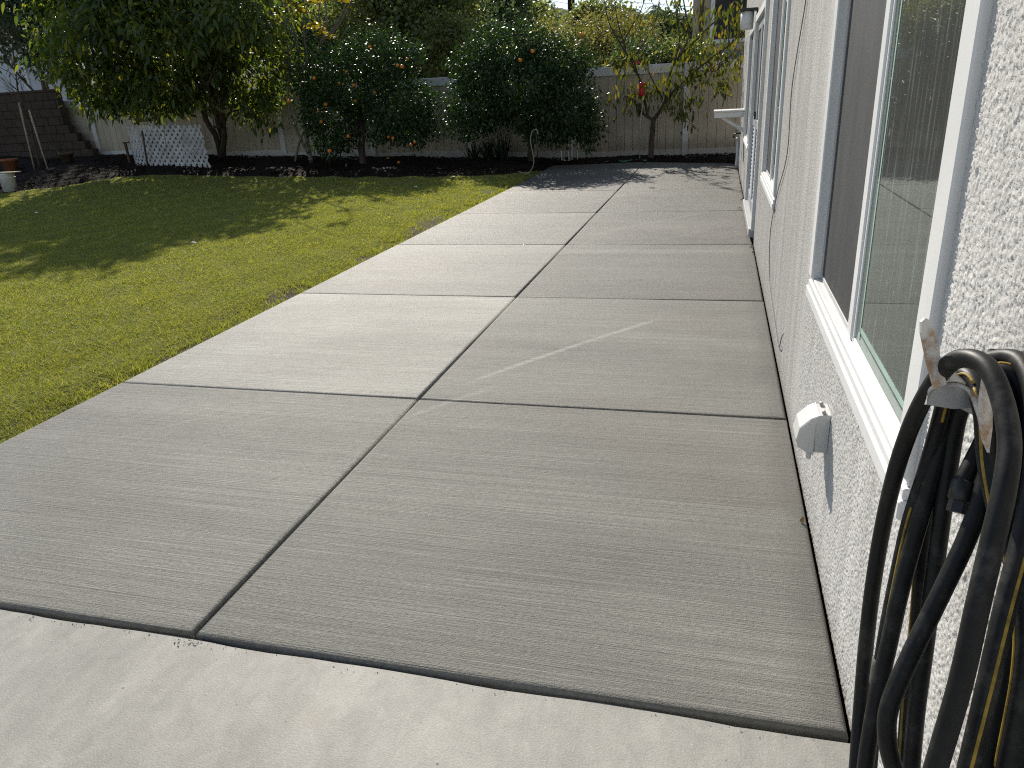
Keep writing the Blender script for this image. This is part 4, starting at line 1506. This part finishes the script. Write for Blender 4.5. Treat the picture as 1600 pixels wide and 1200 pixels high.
# strappy clump
ag = empty('strappy_plant', (-5.42, 16.7, .05), 'dark strappy leaved clump at the foot of the citrus tree', 'plant')
r = np.random.default_rng(14)
mb = MB()
for cx, cy, hh in ((-5.65, 16.5, .55), (-5.35, 16.6, .62), (-5.0, 16.55, .72), (-5.2, 16.3, .5)):
    for k in range(34):
        a = r.uniform(0, 6.28)
        l = hh * r.uniform(.6, 1.1)
        lean = r.uniform(.15, .75)
        sidev = np.array([-math.sin(a), math.cos(a), 0])
        o_ = np.array([cx, cy, gz(cx, cy) - .02]) + r.normal(0, .05, 3) * (1, 1, 0)
        pts = []
        for t in (0, .35, .7, 1):
            pts.append(o_ + np.array([math.cos(a) * lean * t, math.sin(a) * lean * t, 1.15 * t - .45 * lean * t * t * 1.4]) * l)
        ws = (.014, .016, .011, .001)
        vs = [p + s * sidev * w_ for p, w_ in zip(pts, ws) for s in (-1, 1)]
        mb.add(vs, [(2 * i, 2 * i + 1, 2 * i + 3, 2 * i + 2) for i in range(3)])
adopt(mb.build('leaf_clump', M['leaf_blade'], None), ag)

# ------------------------------------------------------------------ things in the bed
# rolled white lattice
la = empty('lattice_roll', (-12.8, 15.4, .25), 'curled white plastic garden lattice standing in the mulch', 'lattice')
r = np.random.default_rng(15)
plan = [P(203, 215, Y=15.95), P(212, 250, Y=15.60), P(232, 258, Y=15.35), P(262, 260, Y=15.22), P(295, 262, Y=15.15), P(318, 262, Y=15.10), P(330, 262, Y=15.0)]
plan2 = smooth_path([np.array([p[0], p[1], 0]) for p in plan], 12)
cl_ = [0]
for i in range(1, len(plan2)):
    cl_.append(cl_[-1] + np.linalg.norm(plan2[i] - plan2[i - 1]))
cl_ = np.array(cl_)
LT, LH = cl_[-1], .90
PL = np.array(plan2)


def lat_pt(u, v):
    u = float(np.clip(u, 0, LT))
    x, y = np.interp(u, cl_, PL[:, 0]), np.interp(u, cl_, PL[:, 1])
    # leans back a little and rises to the right
    return np.array([x - .10 * v, y + .05 * v, gz(x, y) - .02 + v + .05 * u / LT])


def lattice_layer(u_shift, ylo, sp_=.165, wd=.066):
    mb = MB()
    for sgn in (1, -1):
        k = -int(LH / sp_) - 2
        while k * sp_ < LT + LH + .2:
            u0 = k * sp_ + u_shift
            segs = []
            nseg = 14
            for i in range(nseg + 1):
                v = LH * i / nseg
                u = u0 + sgn * v
                if sgn < 0:
                    u = u0 + LH - v - LH + (LH if False else 0) + 0
                    u = u0 + LH - v
                if 0 <= u <= LT:
                    segs.append((u, v))
            for (ua, va), (ub, vb) in zip(segs[:-1], segs[1:]):
                h = wd * .5 * .7071
                dz = .004 if sgn > 0 else -.004
                q = []
                for (u, v, s) in ((ua, va, -1), (ub, vb, -1), (ub, vb, 1), (ua, va, 1)):
                    q.append(lat_pt(u + s * h, v - s * sgn * h) + np.array([0, -dz + ylo, 0]))
                back = [p + np.array([0, .006, 0]) for p in q]
                mb.add(q + back, [(0, 1, 2, 3), (7, 6, 5, 4), (0, 4, 5, 1), (2, 6, 7, 3)])
            k += 1
    return mb


adopt(lattice_layer(0, 0).build('lattice_sheet', M['lattice'], None), la)
# inner turn of the roll shows through as a second sheet over the middle
LT_full = LT
save = (LT,)
mb2 = MB()
PLs, cls = PL, cl_
i0, i1 = int(len(PL) * .30), int(len(PL) * .66)
PL = PLs[i0:i1] + np.array([0, .07, 0])
cl_ = cls[i0:i1] - cls[i0]
LT = cl_[-1]
adopt(lattice_layer(.08, 0).build('lattice_sheet', M['lattice'], None), la)
PL = PLs[i0:i1] + np.array([0, .12, 0])
adopt(lattice_layer(.02, 0).build('lattice_sheet', M['lattice'], None), la)
PL, cl_, LT = PLs, cls, LT_full
s0, s1 = P(231, 261, Y=15.15), P(222, 204, Y=15.15)
tag(MB().tube([s0, s1], .022, 8).build('wooden_stake', M['wood']), 'dark wooden stake leaning on the front of the lattice roll', 'stake')
wv = [P(255, 178, Y=15.15), P(257, 208, Y=15.12), P(260, 235, Y=15.08), P(268, 260, Y=15.05)]
tag(MB().tube(smooth_path(wv, 6), .011, 6).build('bent_cane', M['stake']), 'thin bent cane standing against the middle of the lattice', 'cane')
# old wooden chair frame behind it
ch = empty('wooden_chair', (-13.9, 16.3, .38), 'old dark wooden chair half hidden behind the lattice roll', 'chair')
cz = .36
cx0, cx1, cy0 = -14.28, -13.66, 16.25
for x in (cx0, cx1):
    adopt(MB().prism([(x, cy0, cz), (x + .05, cy0, cz), (x - .03, cy0 + .22, cz + 1.12), (x - .08, cy0 + .22, cz + 1.12)], (0, .05, 0)).build('back_post', M['wood'], None), ch)
    adopt(MB().box(x, x + .05, cy0 - .48, cy0 - .43, cz, cz + .45, .004).build('leg', M['wood'], None), ch)
for z, h in ((.98, .07), (.82, .05), (.66, .05)):
    yy = cy0 + .19 * z
    adopt(MB().box(cx0 - .07 * z + .05, cx1 - .05 * z, yy, yy + .03, cz + z - h, cz + z, .004).build('slat', M['wood'], None), ch)
adopt(MB().box(cx0 - .02, cx1 + .07, cy0 - .5, cy0 + .05, cz + .45, cz + .49, .006).build('seat', M['wood'], None), ch)

# bucket with a board on it at the left frame edge
bz = float(turf_z(np.array(-14.7), np.array(12.75))) + .01
bk = empty('white_bucket', (-14.72, 12.75, bz), 'white plastic bucket at the left edge where mulch meets lawn', 'bucket')
adopt(MB().lathe([(0, 0), (.135, 0), (.15, .34), (.158, .345), (.158, .365), (.150, .37), (.142, .365), (.13, .02), (0, .02)], (-14.72, 12.75, bz), 24).build('body', M['bucket'], None), bk)
adopt(MB().lathe([(.1515, .27), (.160, .272), (.160, .290), (.1515, .292)], (-14.72, 12.75, bz), 24).build('rim_band', M['bucket'], None), bk)
hpnt = [(-14.72 + .155 * math.cos(t), 12.75 - .16 * 1.0 * 1 - .02 * math.sin(t), bz + .30 - .17 * math.sin(t)) for t in np.linspace(0, math.pi, 14)]
adopt(MB().tube(hpnt, .004, 5).build('handle', M['zinc'], None), bk)
bd = MB().box(-15.1, -14.42, 12.62, 12.86, bz + .372, bz + .392, .004)
tag(bd.build('loose_board', M['stake']), 'short pale board lying across the white bucket', 'board')
for (x, y, s_, lab, mt) in ((-16.6, 14.6, 1.0, 'larger terracotta pot by the staked sapling', 'terracotta'), (-17.2, 14.2, .8, 'smaller terracotta pot near the left frame edge', 'terracotta'), (-15.9, 15.6, .9, 'dark pot standing against the block wall', 'wood')):
    z = float(gz(x, y)) - .01
    po = MB().lathe([(0, 0), (.13 * s_, 0), (.18 * s_, .26 * s_), (.20 * s_, .26 * s_), (.20 * s_, .31 * s_), (.175 * s_, .31 * s_), (.165 * s_, .24 * s_), (0, .23 * s_)], (x, y, z), 20).build('plant_pot', M[mt])
    tag(po, lab, 'pot', 'pots in the left corner')

# irrigation riser loop and stakes by the citrus
lo_ = [P(810, 268, Z=.03), P(826, 270, Z=.03), P(834, 255, Y=14.7), P(832, 238, Y=14.7), P(829, 220, Y=14.7), P(831, 207, Y=14.7), P(838, 202, Y=14.7), P(841, 210, Y=14.7)]
tag(MB().tube(smooth_path(lo_, 6), .0085, 7).build('irrigation_tube', M['tubing']), 'pale plastic tube looping up beside the patio corner', 'tube')
p0 = P(841, 268, Z=-.02)
tag(MB().tube([p0, (p0[0] - .01, p0[1], .98)], .010, 7).build('metal_stake', M['blackmetal']), 'thin dark stake holding the looped pale tube', 'stake')
for k, (x, yb, yt, lab) in enumerate([(878, 252, 236, 'shortest white stake under the citrus branches'), (889, 250, 215, 'left white stake of the close trio under the citrus'), (894, 250, 205, 'middle white stake of the close trio under the citrus'), (902, 249, 196, 'right leaning white stake of the close trio under the citrus')]):
    p0 = P(x, yb, Y=16.6)
    p1 = P(x + (3 if k == 3 else -1), yt, Y=16.6)
    p0[2] = min(p0[2], .02)
    tag(MB().tube([p0, p1], .013, 7).build('white_stake', M['offwhite']), lab, 'stake', 'stakes in the planting bed')
# feeder on a pole
fd = empty('bird_feeder', (-1.95, 16.5, 0), 'red bird feeder on a thin pole beside the half bare tree', 'bird feeder')
fp = P(1003, 140, Y=16.5)
adopt(MB().tube([(fp[0] - .03, 16.5, -.05), (fp[0] - .02, 16.5, .8), (fp[0] + .04, 16.5, fp[2] - .14)], .012, 7).build('pole', M['zinc'], None), fd)
adopt(MB().lathe([(0, -.125), (.052, -.125), (.060, -.10), (.060, .10), (.045, .13), (.02, .14), (0, .14)], fp, 16).build('bottle', M['red'], None), fd)
adopt(MB().lathe([(0, -.165), (.085, -.16), (.09, -.135), (.05, -.125), (0, -.125)], fp, 16).build('tray', M['blackmetal'], None), fd)
# fallen fruit
for k, (x, y, lab) in enumerate([(607, 252, 'fallen orange on the mulch, leftmost of the fallen three'), (626, 247, 'fallen orange nearest the fence under the orange tree'), (623, 256, 'fallen orange nearest the lawn under the orange tree')]):
    c_ = P(x, y, Z=.13)
    c_[2] = float(gz(c_[0], c_[1])) + .035
    rr = .04
    tag(MB().lathe([(0, -rr), (rr * .5, -rr * .87), (rr * .87, -rr * .5), (rr, 0), (rr * .87, rr * .5), (rr * .5, rr * .84), (0, rr * .92)], c_, 12).build('fallen_orange', M['orange']), lab, 'orange', 'fallen oranges')
# green hose in the far bed
gh = [P(x, y, Z=.02) for x, y in [(945, 253), (960, 251), (975, 252), (990, 250), (1010, 251), (1000, 249), (985, 250)]]
tag(MB().tube(smooth_path(gh, 6), .012, 7).build('green_hose', M['greenhose']), 'green garden hose lying in the bed behind the patio', 'hose')

# litter on the lawn and mulch
r = np.random.default_rng(77)


def scrap(x, y, z, s, mat, name, label, cat, group):
    n = 6
    vs = [(x + s * math.cos(k * 6.28 / n) * r.uniform(.6, 1.1), y + s * .7 * math.sin(k * 6.28 / n) * r.uniform(.6, 1.1), z + r.uniform(.004, .018)) for k in range(n)] + [(x, y, z + .024)]
    low = [(a_, b_, c_ - .003) for a_, b_, c_ in vs]
    fs = [(k, (k + 1) % n, n) for k in range(n)] + [((k + 1) % n + 7, k + 7, n + 7) for k in range(n)] + [(k, k + 7, (k + 1) % n + 7, (k + 1) % n) for k in range(n)]
    o = MB().add(vs + low, fs).build(name, mat)
    return tag(o, label, cat, group)


for (x, y, s_, lab) in [(303, 380, .040, 'white paper scrap alone on the sunlit lawn'), (57, 333, .04, 'white paper scrap in the tree shadow at the left of the lawn'), (191, 273, .07, 'white paper scrap on the lawn edge below the lattice'), (650, 293, .045, 'white paper scrap in the shade of the orange tree'), (708, 277, .05, 'white paper scrap on the lawn edge near the patio corner')]:
    p = P(x, y, Z=0.0)
    for _ in range(20):
        p = P(x, y, Z=float(turf_z(np.array(p[0]), np.array(p[1]))) + .03)
    scrap(p[0], p[1], p[2], s_, M['paper'], 'paper_scrap', lab, 'litter', 'paper scraps')
for (x, y, lab) in [(-10.9, 15.0, 'dry leaf on the mulch just right of the lattice roll'), (-10.2, 14.75, 'dry leaf on the mulch below the broadleaf tree trunk'), (-9.3, 15.2, 'dry leaf on the mulch at the foot of the yellow leaved tree'), (-7.1, 14.6, 'dry leaf on the mulch in front of the orange tree trunk'),
                    (-12.3, 14.95, 'dry leaf on the mulch in front of the lattice roll'), (-14.6, 14.9, 'dry leaf on the mulch beside the staked sapling'), (-5.9, 14.9, 'dry leaf on the mulch near the strappy plant')]:
    scrap(x, y, float(gz(x, y)) + .012, r.uniform(.05, .08), M['dryleaf'], 'fallen_leaf', lab, 'leaf', 'dry leaves on the mulch')
# dry bits at the foot of the wall
for k, (x, y, s_, lab) in enumerate([(1274, 817, .009, 'small curled dry leaf at the wall below the outlet box'), (1178, 386, .022, 'dry leaf at the wall foot on the third joint'), (1180, 396, .018, 'dry leaf at the wall foot just nearer than the third joint'), (1163, 312, .03, 'dry leaf at the wall by the door threshold'), (1155, 326, .028, 'dry leaf on the patio before the door'), (1160, 299, .03, 'dry leaf at the wall foot beyond the door')]):
    p = P(x, y, Z=.004)
    p[0] = min(p[0], -.03)
    scrap(p[0], p[1], .002, s_, M['dryleaf'], 'dry_leaf', lab, 'leaf', 'dry leaves at the wall foot')

# ------------------------------------------------------------------ beyond the fence
# neighbour on the right
nb = empty('neighbour_house', (1.5, 27, 0), 'tan two storey house with a white framed window behind the half bare tree', 'house')
xa = -1.35
adopt(MB().box(xa, 9, 27.0, 36, -.1, 7.0).build('wall', M['stuccotan'], None), nb)
adopt(MB().box(xa - .5, 9.5, 26.5, 36.5, 7.0, 7.3, .05).build('roof', M['roofgrey'], None), nb)
adopt(MB().tube([(xa + .28, 26.93, .0), (xa + .28, 26.93, 7.0)], .07, 8).build('downspout', M['wood'], None), nb)
wn = MB().box(xa + .55, 2.6, 26.93, 26.995, 2.62, 2.74, .01).box(xa + .55, 2.6, 26.93, 26.995, 4.05, 4.2, .01).box(xa + .55, xa + .68, 26.932, 26.995, 2.741, 4.049, .01).box(2.45, 2.6, 26.932, 26.995, 2.741, 4.049, .01).box(.55, .68, 26.932, 26.995, 2.741, 4.049, .01).build('window', M['offwhite'], None)
adopt(wn, nb)
adopt(MB().box(xa + .6, 2.5, 26.97, 26.99, 2.7, 4.1).build('pane', M['dark'], None), nb)
adopt(MB().box(.70, 2.44, 26.955, 26.968, 3.30, 3.33).box(.98, 1.01, 26.955, 26.968, 2.75, 4.04).build('muntin', M['offwhite'], None), nb)
lr = MB().prism([(xa - .2, 24.6, 1.75), (xa - .2, 26.98, 2.42), (xa - .2, 26.98, 2.34), (xa - .2, 24.6, 1.67)], (8, 0, 0))
adopt(lr.build('lower_roof', M['roofgrey'], None), nb)
adopt(MB().box(xa, 6.4, 24.9, 26.9, -.1, 1.72).build('lower_wall', M['stuccotan'], None), nb)
# neighbour on the left
nl = empty('pale_house', (-32, 27, 0), 'pale bluish house gable behind the block wall', 'house')
adopt(MB().prism([(-40, 27, -.1), (-26.4, 27, -.1), (-26.4, 27, 2.9), (-31, 27, 6.4), (-40, 27, 6.4)], (0, 9, 0)).build('wall', M['stuccopale'], None), nl)
adopt(MB().prism([(-25.9, 26.8, 2.55), (-25.9, 26.8, 2.72), (-30.95, 26.8, 6.62), (-40, 26.8, 6.62), (-40, 26.8, 6.42), (-31.05, 26.8, 6.42)], (0, 9.4, 0)).build('roof', M['roofgrey'], None), nl)
adopt(MB().box(-28.3, -28.1, 26.94, 26.999, .0, 4.1, .01).build('corner_trim', M['offwhite'], None), nl)
# small white gable seen between the two citrus trees
ga = empty('garden_shed', (-9, 30, 0), 'white edged gable roof seen between the two citrus trees', 'shed')
g0, g1 = P(660, 118, Y=30), P(705, 113, Y=30)
pk = P(684, 96, Y=30)
adopt(MB().prism([(g0[0] - 2.5, 30, -.1), (g1[0], 30, -.1), (g1[0], 30, g1[2]), (pk[0], 30, pk[2]), (g0[0] - 2.5, 30, g0[2] - .6)], (0, 4, 0)).build('wall', M['roofgrey'], None), ga)
adopt(MB().prism([(g1[0] + .25, 29.9, g1[2] - .15), (g1[0] + .25, 29.9, g1[2] + .02), (pk[0], 29.9, pk[2] + .17), (pk[0], 29.9, pk[2])], (0, 4.2, 0)).build('barge_board', M['offwhite'], None), ga)

# utility poles and wires
for (x, yb, Y, rr, hgt, lab) in ((766, 75, 52, .20, 16, 'dark thick tree-like pole rising left of the sky gap'), (893, 45, 62, .26, 18, 'dark pole standing in the sky gap'), (888, 25, 85, .06, 15, 'thin mast in the sky gap')):
    p = P(x, yb, Y=Y)
    gzz = float(hill_h(np.array(p[0]), np.array(p[1])))
    o = MB().tube([(p[0], Y, gzz - .3), (p[0] + .1, Y, gzz + hgt * .5), (p[0] + .2, Y, gzz + hgt)], [rr, rr * .92, rr * .8], 10).build('utility_pole', M['pole'])
    tag(o, lab, 'pole', 'poles on the hill')
for k, (ya, yb2) in enumerate(((-6, 30), (8, 42), (-22, 12))):
    a_, b_ = P(830, ya, Y=80), P(1110, yb2, Y=62)
    pts = [a_ + (b_ - a_) * t + np.array([0, 0, -1.2 * 4 * t * (1 - t) * .25]) for t in np.linspace(-.4, 1.4, 24)]
    tag(MB().tube(pts, .018, 5).build('power_line', M['pole']), ['middle power line crossing the sky gap', 'lowest power line crossing the sky gap', 'highest power line crossing the sky gap'][k], 'wire', 'power lines')
fr_ = P(876, 28, Y=75)
hr = empty('hilltop_house', (fr_[0], 75, 6), 'low flat roofed dark house on the hilltop', 'house')
adopt(MB().box(fr_[0] - 1.6, fr_[0] + 1.6, 74, 80, fr_[2] - 4.5, fr_[2] - .25).build('wall', M['roofgrey'], None), hr)
adopt(MB().box(fr_[0] - 2.0, fr_[0] + 2.0, 73.6, 80.4, fr_[2] - .25, fr_[2] + .05, .03).build('roof', M['pole'], None), hr)


def bgtree(px, py, Y, rx, rz, n, leafm, label, seed, name='hill_tree', llen=.22, lwid=.10, per=12, spread=.28, droop=.2, lobes=4, hollow=.4, trunk=None):
    r = np.random.default_rng(seed)
    c = P(px, py, Y=Y)
    gzz = float(hill_h(np.array(c[0]), np.array(float(Y))))
    bl = [(c, (rx, rx * .8, rz))]
    for k in range(lobes):
        d = r.normal(0, 1, 3)
        d /= np.linalg.norm(d)
        s = r.uniform(.38, .52)
        bl.append((c + d * np.array([rx, rx * .8, rz]) * .58, (rx * s, rx * s * .8, rz * s)))
    sp_ = (spread, spread, spread * .8)
    return blob_tree(name, (c[0], Y, gzz), bl, n, per, sp_, llen, lwid, leafm, M['bark'], label, 'tree', max(.08, rz * .05), droop, 0, seed, None, 'trees beyond the fence', hollow, .7, 7)


BG = [
    (30, 10, 21, 2.6, 1.9, 700, 'leaf_bgdark', 'dark tree in the top left corner above the block wall', .20),
    (130, -60, 24, 3.5, 2.5, 700, 'leaf_bgdark', 'dark tree behind the left part of the large broadleaf tree', .22),
    (330, 20, 26, 4.2, 2.6, 700, 'leaf_bgdark', 'dark tree behind the right part of the large broadleaf tree', .24),
    (520, 60, 25, 2.3, 1.9, 620, 'leaf_bgdark', 'dark blue green tree behind the yellow leaved tree', .20),
    (600, 20, 23, 2.1, 1.5, 900, 'leaf_bg', 'feathery green tree above the orange tree', .17),
    (672, 15, 24, 1.7, 1.6, 800, 'leaf_bg', 'light green tree left of the thick dark pole', .17),
    (690, 75, 22, 1.0, .9, 420, 'leaf_bg', 'bushy shrub just above the fence between the citrus trees', .14),
    (725, 40, 34, 2.0, 1.3, 480, 'leaf_bgdark', 'dark rounded tree left of the second citrus top', .24),
    (760, 10, 40, 2.6, 2.2, 520, 'leaf_bgdark', 'tall dark tree around the thick pole', .26),
    (800, 40, 44, 2.4, 1.8, 460, 'leaf_bg', 'green tree just right of the thick pole', .28),
    (832, 27, 78, 2.4, 1.2, 420, 'leaf_bgdark', 'far hazy tree on the hilltop left of the sky gap', .36),
    (800, 16, 84, 2.0, 1.7, 380, 'leaf_bgdark', 'farthest tree on the skyline left of the sky gap', .36),
    (858, 48, 58, 2.4, .9, 380, 'leaf_bgdark', 'dark low tree under the flat roofed hilltop house', .32),
    (910, 85, 27, 2.4, 1.25, 1100, 'leaf_olive', 'wide olive green shrub above the fence right of the citrus', .12),
    (965, 80, 28, 1.6, 1.2, 700, 'leaf_olive', 'olive shrub behind the left half bare tree branches', .13),
    (932, 34, 46, 1.7, 1.15, 640, 'leaf_bg', 'grey green tree just right of the dark sky gap pole', .24),
    (965, 46, 50, 1.7, .9, 520, 'leaf_bgdark', 'dark tree between the sky gap pole and the palm', .26),
    (1040, 66, 32, 1.25, 1.15, 700, 'leaf_bgdark', 'dark bushy tree behind the middle of the half bare tree', .17),
    (1010, 95, 24, 1.3, .7, 420, 'leaf_bgdark', 'dark shrub just above the fence behind the half bare tree', .14),
    (1070, 95, 23.5, .9, .6, 260, 'leaf_bg', 'low green shrub beside the neighbour house', .13),
    (850, 90, 30, 2.0, 1.1, 420, 'leaf_bg', 'green shrub behind the top of the second citrus', .17),
    (440, 20, 28, 2.5, 2.0, 420, 'leaf_bgdark', 'dark tree between the broadleaf tree and the yellow leaved tree', .24),
    (620, 100, 24, 1.8, 1.0, 420, 'leaf_bgdark', 'dark shrub behind the orange tree top', .18),
    (560, -20, 34, 3.5, 2.6, 520, 'leaf_bg', 'tall pale green tree on the slope above the orange tree', .28),
    (690, -20, 44, 4.0, 2.6, 520, 'leaf_bg', 'large tree on the slope at the top edge', .30),
]
for k, (px, py, Y, rx, rz, n, lm, lab, ll) in enumerate(BG):
    bgtree(px, py, Y, rx, rz, n, M[lm], lab, 100 + k, llen=ll, lwid=ll * .42, spread=.10 * rx ** .5 + .05)


# palms
def palm(px, py, Y, fl, lab, seed, n=22):
    r = np.random.default_rng(seed)
    c = P(px, py, Y=Y)
    gzz = float(hill_h(np.array(c[0]), np.array(float(Y))))
    t = empty('palm_tree', (c[0], Y, gzz), lab, 'palm', 'palms beyond the fence')
    adopt(MB().tube([(c[0] + .1, Y, gzz - .2), (c[0] + .05, Y, (gzz + c[2]) / 2), tuple(c)], [.2, .17, .16], 9).build('trunk', M['bark'], None), t)
    pos, ax, ln = [], [], []
    mb = MB()
    for k in range(n):
        a = r.uniform(0, 6.28)
        el = r.uniform(-.1, 1.35)
        pts = []
        for i in range(9):
            s = i / 8
            rr = fl * (math.cos(el) * s + .12 * s)
            pts.append(c + np.array([math.cos(a) * rr, math.sin(a) * rr, fl * (math.sin(el) * s - .55 * s * s)]))
        mb.tube(pts, list(np.linspace(.03, .006, 9)), 4, False)
        pts = smooth_path(pts, 3)
        for i in range(2, len(pts)):
            tg = pts[i] - pts[i - 1]
            tg /= np.linalg.norm(tg)
            sd = np.cross(tg, (0, 0, 1))
            for s in (-1, 1):
                pos.append(pts[i])
                ax.append(tg * .6 + sd * s * .9 + np.array([0, 0, -.25]))
                ln.append(fl * .30 * (1 - .55 * i / len(pts)))
    adopt(mb.build('frond_ribs', M['leaf_bg'], None), t)
    leaves('crown', np.array(pos), np.array(ax), np.array(ln), .05, M['leaf_bg'], t, .25, r, .1)


palm(1003, 38, 48, 2.3, 'palm whose fronds stand against the sky gap', 301)
palm(1040, 88, 25, 1.3, 'low palm with arching fronds just above the fence', 302, 16)

# bougainvillea over the fence
r = np.random.default_rng(55)
bv = empty('flowering_creeper', (-2.2, 17.7, 0), 'magenta flowering creeper peeking over the fence behind the half bare tree', 'plant')
pos, _ = blob_points([pxb(985, 108, 17.9, .38, .25, .16), pxb(1160, 98, 17.9, .14, .2, .06)], 34, 6, (.05, .05, .04), r)
leaves('flowers', pos, r.normal(0, 1, (len(pos), 3)), .05, .035, M['leaf_red'], bv, .1, r)
mb = MB()
for k in range(14):
    e_ = pos[r.integers(len(pos))]
    limb(mb, (-2.2 + r.normal(0, .1), 17.75, -.15), e_, .012, .003, .06, r, 4, 5)
adopt(mb.build('stems', M['bark'], None), bv)
